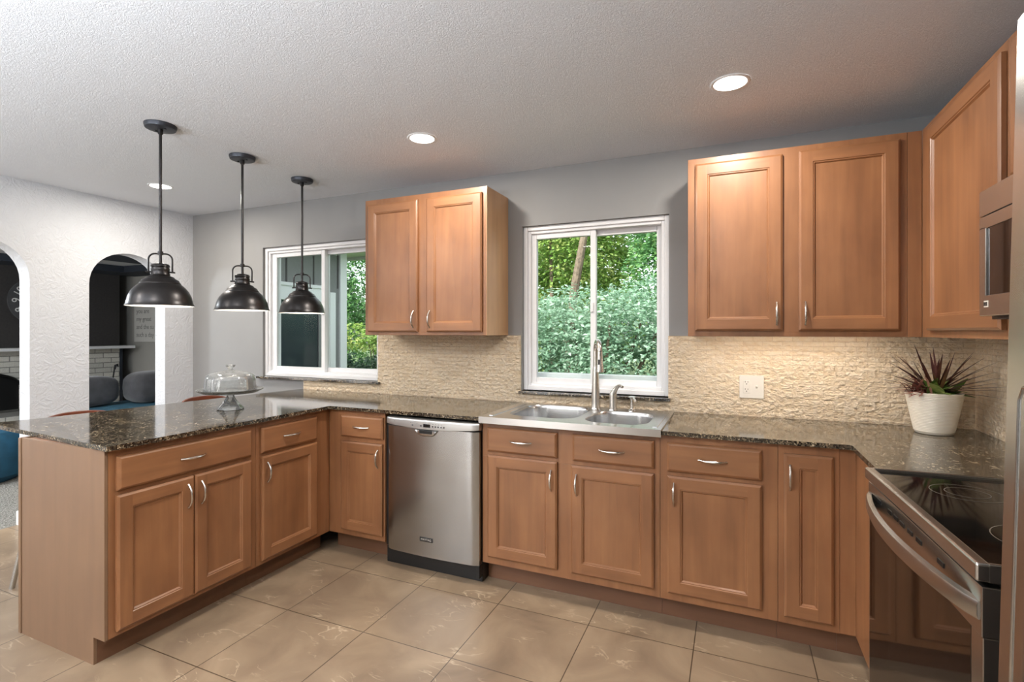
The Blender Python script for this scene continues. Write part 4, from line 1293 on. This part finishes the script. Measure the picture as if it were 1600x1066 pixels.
# sofa
def blob(bm, c, h, e=2.6, n=28, m=16, rot=0.0, tilt=0.0):
    """soft pillow: superellipsoid"""
    f = lambda v, p: math.copysign(abs(v) ** p, v)
    ring = []
    R = Matrix.Rotation(rot, 3, 'Z') @ Matrix.Rotation(tilt, 3, 'Y')
    for j in range(m + 1):
        la = -PI / 2 + PI * j / m; row = []
        for i in range(n):
            lo = 2 * PI * i / n
            v = Vector((h[0] * f(math.cos(la), 2 / e) * f(math.cos(lo), 2 / e), h[1] * f(math.cos(la), 2 / e) * f(math.sin(lo), 2 / e), h[2] * f(math.sin(la), 2 / e)))
            row.append(bm.verts.new(R @ v + Vector(c)))
        ring.append(row)
    for j in range(m):
        for i in range(n): bm.faces.new((ring[j][i], ring[j][(i + 1) % n], ring[j + 1][(i + 1) % n], ring[j + 1][i]))
    bmesh.ops.remove_doubles(bm, verts=bm.verts, dist=1e-4)
    bmesh.ops.recalc_face_normals(bm, faces=bm.faces)
    return bm
sf = thing('sofa', 'low sofa with a teal seat beyond the arch', 'sofa', (-4.6, 0.9, 0))
bm = new(); box(bm, -5.05, -3.75, -0.1, 1.75, 0.05, 0.34, 0.04, 3); obj('sofa_base', bm, M['sofa'], sf)
bm = new(); box(bm, -5.03, -3.72, -0.08, 1.73, 0.345, 0.470, 0.04, 4); s = obj('seat_cushion', bm, M['teal'], sf); s['label'] = 'teal seat cushion'
for sx, sy in ((-5.0, 0), (-3.85, 0), (-5.0, 1.65), (-3.85, 1.65)):
    bm = new(); tube(bm, [(sx, sy, 0), (sx, sy, 0.06)], 0.03, 10); obj('foot', bm, M['black'], sf)
pg = 'charcoal cushions on the sofa'
bm = blob(new(), (-4.76, 0.34, 0.660), (0.17, 0.425, 0.182), 3.8, tilt=0.0); tag(obj('sofa_cushion', bm, M['sofa']), 'long low charcoal cushion lying at the left on the teal sofa', 'cushion', pg)
bm = blob(new(), (-4.55, 1.055, 0.672), (0.21, 0.28, 0.200), 3.2); tag(obj('sofa_cushion', bm, M['sofa']), 'big rounded charcoal cushion in the middle of the teal sofa', 'cushion', pg)
bm = blob(new(), (-4.40, 1.46, 0.657), (0.22, 0.115, 0.185), 2.8); tag(obj('sofa_cushion', bm, M['sofa_light']), 'lighter grey cushion at the right end of the teal sofa, cut by the pillar', 'cushion', pg)
# pouf at the left edge
bm = new(); lathe(bm, [(0, 0.0), (0.40, 0.0), (0.47, 0.06), (0.50, 0.20), (0.48, 0.36), (0.40, 0.45), (0.2, 0.475), (0, 0.48)], (-4.15, -0.86, 0.0), 40)
tag(obj('pouf', bm, M['teal_dark']), 'round deep teal pouf on the grey carpet beyond the left arch', 'pouf')
# fireplace tool by the brick
ft = thing('fireplace_poker', 'black fireplace poker standing before the white brick', 'fireplace tool', (-6.30, 1.50, 0.0))
bm = new(); tube(bm, [(-6.30, 1.50, 0.012), (-6.305, 1.56, 0.62), (-6.31, 1.59, 0.80)], 0.010, 8); obj('shaft', bm, M['black'], ft)
bm = new(); tube(bm, [(-6.31, 1.592, 0.80), (-6.31, 1.605, 0.86), (-6.31, 1.63, 0.875), (-6.31, 1.64, 0.84)], [0.014, 0.018, 0.014, 0.008], 8); obj('grip', bm, M['black'], ft)
bm = new(); lathe(bm, [(0, 0), (0.09, 0), (0.09, 0.010), (0, 0.012)], (-6.30, 1.50, 0.0), 20); obj('foot', bm, M['black'], ft)

# ------------------------------------------------------------------ outside
bm = new(); box(bm, -40, 40, 0.16, 60, -0.6, -0.35)
struct('ground', bm, M['grass'], 'lawn outside the windows', 'ground')
bm = new(); box(bm, -40, 40, -40, -6.72, -0.6, -0.03)
struct('ground_rear', bm, M['concrete'], 'unseen concrete ground behind the house, made pale to bounce light indoors', 'ground')
bm = new(); box(bm, -40, -8.4, -6.8, 0.15, -0.6, -0.35); box(bm, -8.4, XL2 - 0.01, -6.8, -3.52, -0.6, -0.02)
struct('ground_side', bm, M['concrete'], 'unseen concrete ground beside the house, made pale to bounce light indoors', 'ground')
XW = -2.35
# wing wall seen through the left window: board siding above a patio door
bm = new()
box(bm, XW, XW + 0.02, 0.16, 2.13, 1.93, 2.9)
for k in range(5):
    y = 0.37 + 0.41 * k
    box(bm, XW + 0.019, XW + 0.024, y - 0.011, y + 0.011, 1.93, 2.9, 0, 2, 1)
box(bm, XW, XW + 0.02, 1.80, 2.03, -0.3, 1.93)
struct('wall_wing', bm, [M['siding'], M['siding_gap']], 'grey vertical board siding of the house wing outside the left window', 'wall')
bm = new(); box(bm, XW + 0.02, XW + 0.06, 0.2, 1.78, 1.74, 1.93, 0.004); box(bm, XW + 0.02, XW + 0.075, 0.18, 1.80, 1.90, 1.94, 0.004)
struct('trim_5', bm, M['vinyl'], 'white header board over the patio door outside', 'trim')
bm = new(); box(bm, XW + 0.02, XW + 0.07, 1.83, 1.925, -0.3, 1.87, 0.004)
struct('trim_6', bm, M['vinyl'], 'white side post of the patio door outside', 'trim')
bm = new(); box(bm, XW - 0.02, XW + 0.05, 2.03, 2.15, -0.3, 2.55, 0.004)
struct('trim_7', bm, M['vinyl'], 'white corner board of the house wing', 'trim')
bm = new(); box(bm, XW - 0.6, XW + 0.42, 0.16, 2.60, 2.42, 2.50); box(bm, XW - 0.6, XW + 0.42, 2.56, 2.62, 2.38, 2.60)
struct('trim_8', bm, M['vinyl'], 'white eave and soffit of the house wing', 'trim')
dd = thing('door_1', 'dark glazed patio door of the house wing outside the left window', 'door', (XW, 1.0, -0.3), kind='structure')
bm = new(); box(bm, XW + 0.004, XW + 0.03, 0.20, 1.70, -0.3, 1.74, 0.002); obj('door_glass', bm, M['patio_glass'], dd)
bm = new(); box(bm, XW + 0.03, XW + 0.045, 0.95, 1.0, -0.3, 1.74, 0.003); box(bm, XW + 0.03, XW + 0.045, 1.66, 1.70, -0.3, 1.74, 0.003); obj('door_frame', bm, M['siding'], dd)

def leaf(bm, p, d, up, L, W):
    s = d.cross(up)
    if s.length < 1e-4: return
    s.normalize()
    up2 = s.cross(d).normalized()
    a = bm.verts.new(p); b = bm.verts.new(p + d * L * 0.5 + s * W * 0.5 + up2 * W * 0.12); c = bm.verts.new(p + d * L - up2 * L * 0.12); e = bm.verts.new(p + d * L * 0.5 - s * W * 0.5 + up2 * W * 0.12)
    bm.faces.new((a, b, c)); bm.faces.new((a, c, e))
def foliage(rnd, blobs, n, L, W, layered=0.0):
    """leaves scattered over the outer part of rounded clumps"""
    bm = new()
    tot = sum(b[3] * b[4] for b in blobs)
    for (x, y, z, r, rz) in blobs:
        k = int(n * r * rz / tot)
        for i in range(k):
            v = Vector((rnd.gauss(0, 1), rnd.gauss(0, 1), rnd.gauss(0, 1))).normalized()
            q = rnd.uniform(0.55, 1.05) ** 0.6
            p = Vector((x + v.x * r * q, y + v.y * r * q, z + v.z * rz * q))
            if layered:
                p.z = round(p.z / layered) * layered + rnd.gauss(0, layered * 0.28) + 0.05 * math.sin(p.x * 3 + p.y * 2)
            d = Vector((v.x + rnd.gauss(0, .6), v.y + rnd.gauss(0, .6), v.z * 0.3 + rnd.gauss(-.15, .35))).normalized()
            up = Vector((rnd.gauss(0, .4), rnd.gauss(-.3, .4), 1)).normalized()
            s = rnd.uniform(0.65, 1.25)
            leaf(bm, p, d, up, L * s, W * s)
    return bm
def plant(name, label, cat, base, blobs, n, L, W, mat, trunk, seed, layered=0.0, group=None):
    rnd = random.Random(seed)
    t = thing(name, label, cat, base, group)
    me = foliage(rnd, blobs, n, L, W, layered)
    obj('foliage', me, M[mat], t, False)
    bm = new()
    for pts, r in trunk: tube(bm, pts, r, 10)
    obj('trunk' if cat == 'tree' else 'stem', bm, M['bark'], t)
    return t
G0 = -0.35
def stems(x, y, top, r, n, seed, sp=0.5):
    rr = random.Random(seed); out = []
    for i in range(n):
        a = rr.uniform(0, 2 * PI); e = rr.uniform(.3, 1) * sp
        out.append(([(x + .1 * math.cos(a), y + .1 * math.sin(a), G0), (x + e * .5 * math.cos(a), y + e * .5 * math.sin(a), G0 + (top - G0) * .5), (x + e * math.cos(a), y + e * math.sin(a), top)], [r, r * .7, r * .35]))
    return out
plant('leafy_shrub', 'broad pale mint-green shrub filling the lower sink window', 'shrub', (0.6, 3.7, G0),
      [(0.1, 3.6, 0.9, 0.95, 0.85), (1.2, 3.5, 0.95, 0.9, 0.95), (0.55, 4.1, 1.45, 0.9, 0.55), (1.35, 4.2, 1.55, 0.8, 0.62), (-0.35, 4.2, 1.3, 0.75, 0.6), (2.1, 4.0, 1.2, 0.8, 0.8), (0.75, 3.1, 0.45, 0.8, 0.5), (-0.9, 4.5, 0.9, 0.8, 0.8)],
      34000, 0.07, 0.036, 'leaf_mint', stems(0.6, 3.8, 1.5, 0.045, 8, 3, 1.0), 11, 0.16)
gt = 'trees beyond the kitchen windows'
plant('garden_tree', 'tree with a leaning grey trunk and yellow-green leaves above the mint shrub', 'tree', (0.2, 7.6, G0),
      [(-1.0, 8.2, 3.2, 1.2, 1.2), (0.1, 8.6, 4.2, 1.2, 1.3), (-0.8, 8.4, 2.2, 1.0, 0.8), (-2.0, 8.2, 3.9, 1.4, 1.4), (-2.2, 8.4, 2.0, 1.0, 0.9)],
      24000, 0.12, 0.066, 'leaf_yellow', [([(-0.85, 7.0, G0), (-0.78, 7.0, 1.4), (-0.62, 7.0, 2.4), (-0.45, 7.0, 3.3), (-0.2, 7.2, 5.0)], [0.11, 0.10, 0.09, 0.075, 0.05]), ([(-1.3, 7.4, G0), (-1.27, 7.4, 1.8), (-1.35, 7.5, 3.5)], [0.05, 0.045, 0.03])], 12, group=gt)
plant('garden_tree', 'fresh green tree behind the right pane of the sink window', 'tree', (2.0, 6.2, G0),
      [(1.5, 6.0, 2.4, 0.9, 0.9), (2.4, 6.3, 2.9, 1.1, 1.1), (1.4, 6.4, 3.4, 0.9, 1.0), (2.1, 6.2, 1.6, 0.9, 0.7), (3.2, 6.4, 2.2, 1.0, 1.0)],
      24000, 0.095, 0.05, 'leaf_green', [([(2.0, 6.4, G0), (2.0, 6.4, 1.5), (2.1, 6.5, 3.0)], [0.08, 0.07, 0.04])], 13, group=gt)
plant('garden_tree', 'green tree seen past the house wing through the left window', 'tree', (-4.6, 5.6, G0),
      [(-4.4, 5.4, 2.4, 1.1, 1.0), (-5.3, 5.8, 2.7, 1.2, 1.2), (-3.9, 6.0, 1.9, 1.0, 0.9), (-4.6, 6.2, 1.25, 1.1, 0.8), (-4.6, 5.9, 3.6, 1.2, 0.9), (-3.9, 6.4, 3.0, 0.9, 1.1)],
      24000, 0.095, 0.05, 'leaf_green', [([(-4.6, 5.8, G0), (-4.55, 5.8, 1.4), (-4.7, 5.9, 3.0)], [0.10, 0.09, 0.05])], 14, group=gt)
plant('leafy_shrub', 'bright lime-green bush low in the left window', 'shrub', (-3.5, 4.45, G0),
      [(-3.5, 4.48, 1.26, 0.45, 0.26), (-4.2, 4.5, 1.28, 0.45, 0.24), (-2.8, 4.5, 1.22, 0.45, 0.26), (-4.9, 4.5, 1.24, 0.4, 0.24)], 3200, 0.085, 0.04, 'leaf_yellow', stems(-3.5, 4.45, 1.15, 0.02, 6, 5, 0.3), 15)
plant('leafy_shrub', 'dark green hedge bush under the lime bush in the left window', 'shrub', (-3.2, 3.15, G0),
      [(-3.3, 3.1, 0.55, 0.48, 0.50), (-3.9, 3.15, 0.55, 0.48, 0.50), (-2.6, 3.15, 0.5, 0.48, 0.50)], 6000, 0.085, 0.045, 'leaf_dark', stems(-3.2, 3.15, 0.5, 0.02, 6, 6, 0.3), 16)
for i, (x, y, h, mat, lab) in enumerate(((-8.0, 13.0, 6.5, 'leaf_green', 'far green tree at the back of the garden, left'), (-2.4, 13.6, 7.0, 'leaf_yellow', 'far yellow-green tree behind the leaning trunk'),
                                         (3.1, 13.0, 6.5, 'leaf_green', 'far green tree behind the sink window'), (8.6, 13.5, 6.5, 'leaf_dark', 'far dark tree at the back right of the garden'), (-13.6, 12.0, 6.5, 'leaf_dark', 'far dark tree at the back left of the garden'))):
    rr = random.Random(40 + i)
    bl = [(x + rr.uniform(-1.1, 1.1), y + rr.uniform(-.8, .8), rr.uniform(0.6, h), rr.uniform(1.2, 1.6), rr.uniform(1.0, 1.5)) for k in range(9)]
    plant('garden_tree', lab, 'tree', (x, y, G0), bl, 11000, 0.26, 0.15, mat, [([(x, y, G0), (x + .1, y, h * .5), (x, y, h)], [0.2, 0.16, 0.06])], 60 + i, group=gt)

# ------------------------------------------------------------------ unseen floor lamps added behind the camera to brighten the ceiling
def make_added_uplight(label, loc, energy):
    t = thing('added_floor_lamp', label, 'floor lamp', (0, 0, 0), 'unseen uplight floor lamps added to brighten the ceiling')
    bm = new(); lathe(bm, [(0, 0), (0.15, 0), (0.15, 0.012), (0.02, 0.03), (0, 0.03)], (0, 0, 0), 32); obj('base', bm, M['bronze'], t)
    bm = new(); tube(bm, [(0, 0, 0.02), (0, 0, 1.50)], 0.012, 12); obj('pole', bm, M['bronze'], t)
    bm = new(); lathe(bm, [(0.0, 1.50), (0.05, 1.50), (0.14, 1.55), (0.20, 1.62), (0.195, 1.622), (0.135, 1.556), (0.05, 1.508), (0.0, 1.508)], (0, 0, 0), 40); obj('lamp_bowl', bm, M['bronze'], t)
    bm = new(); lathe(bm, [(0, 1.512), (0.025, 1.512), (0.035, 1.54), (0.02, 1.57), (0, 1.575)], (0, 0, 0), 20); obj('bulb', bm, M['bulb'], t)
    t.location = loc
    ld = bpy.data.lights.new('uplight', 'AREA'); ld.shape = 'DISK'; ld.size = 0.22; ld.energy = energy; ld.color = (0.86, 0.93, 1.0)
    lo = bpy.data.objects.new('uplight', ld); COL.objects.link(lo); lo.location = (loc[0], loc[1], 1.60); lo.rotation_euler = (PI, 0, 0)
make_added_uplight('added bronze uplight floor lamp, unseen behind the camera near the arched wall', (-0.95, -4.3, 0), UPLIGHT_W)
make_added_uplight('added bronze uplight floor lamp, unseen behind the camera in the middle of the room', (1.05, -3.9, 0), UPLIGHT_W)

# slim light bar fixed under the right wall cabinets, hidden behind their face frame
def make_light_bar():
    t = thing('under_cabinet_light', 'slim light bar fixed under the wall cabinet right of the sink window', 'cabinet light', (2.6, -0.25, 1.357))
    bm = new(); box(bm, 2.20, 3.02, -0.285, -0.215, 1.3595, 1.3768, 0.003); obj('housing', bm, M['white_trim'], t)
    bm = new(); box(bm, 2.22, 3.00, -0.265, -0.235, 1.3575, 1.3593); obj('diffuser', bm, M['lens'], t)
    ld = bpy.data.lights.new('under_cabinet_lamp', 'AREA'); ld.shape = 'RECTANGLE'; ld.size = 0.78; ld.size_y = 0.03; ld.energy = 4.0; ld.color = (1.0, 0.86, 0.70)
    lo = bpy.data.objects.new('under_cabinet_lamp', ld); COL.objects.link(lo); lo.location = (2.61, -0.25, 1.3565); lo.rotation_euler = (math.radians(22), 0, 0)
make_light_bar()

# exterior ledge below the sink window, unseen ceiling lamp added to brighten the room beyond the arches
bm = new(); box(bm, 1.06, 2.02, 0.152, 0.225, 1.062, 1.098, 0.004)
struct('trim_9', bm, M['vinyl'], 'white ledge outside the foot of the sink window', 'trim')
t = thing('added_ceiling_lamp', 'added round white ceiling lamp to brighten the room beyond the arches, out of sight above the arch', 'ceiling lamp', (-3.4, -1.6, 2.355))
bm = new(); lathe(bm, [(0, -0.001), (0.17, -0.001), (0.17, -0.03), (0, -0.03)], (-3.4, -1.6, 2.355), 32); obj('lamp_base', bm, M['white_trim'], t)
bm = new(); lathe(bm, [(0.16, -0.031), (0.15, -0.07), (0.08, -0.10), (0, -0.105)], (-3.4, -1.6, 2.355), 32); obj('lamp_shade', bm, M['lens'], t)
ld = bpy.data.lights.new('added_ceiling_lamp_light', 'POINT'); ld.energy = 115; ld.shadow_soft_size = 0.12; ld.color = (0.86, 0.94, 1.0)
lo = bpy.data.objects.new('added_ceiling_lamp_light', ld); COL.objects.link(lo); lo.location = (-3.4, -1.6, 2.15)
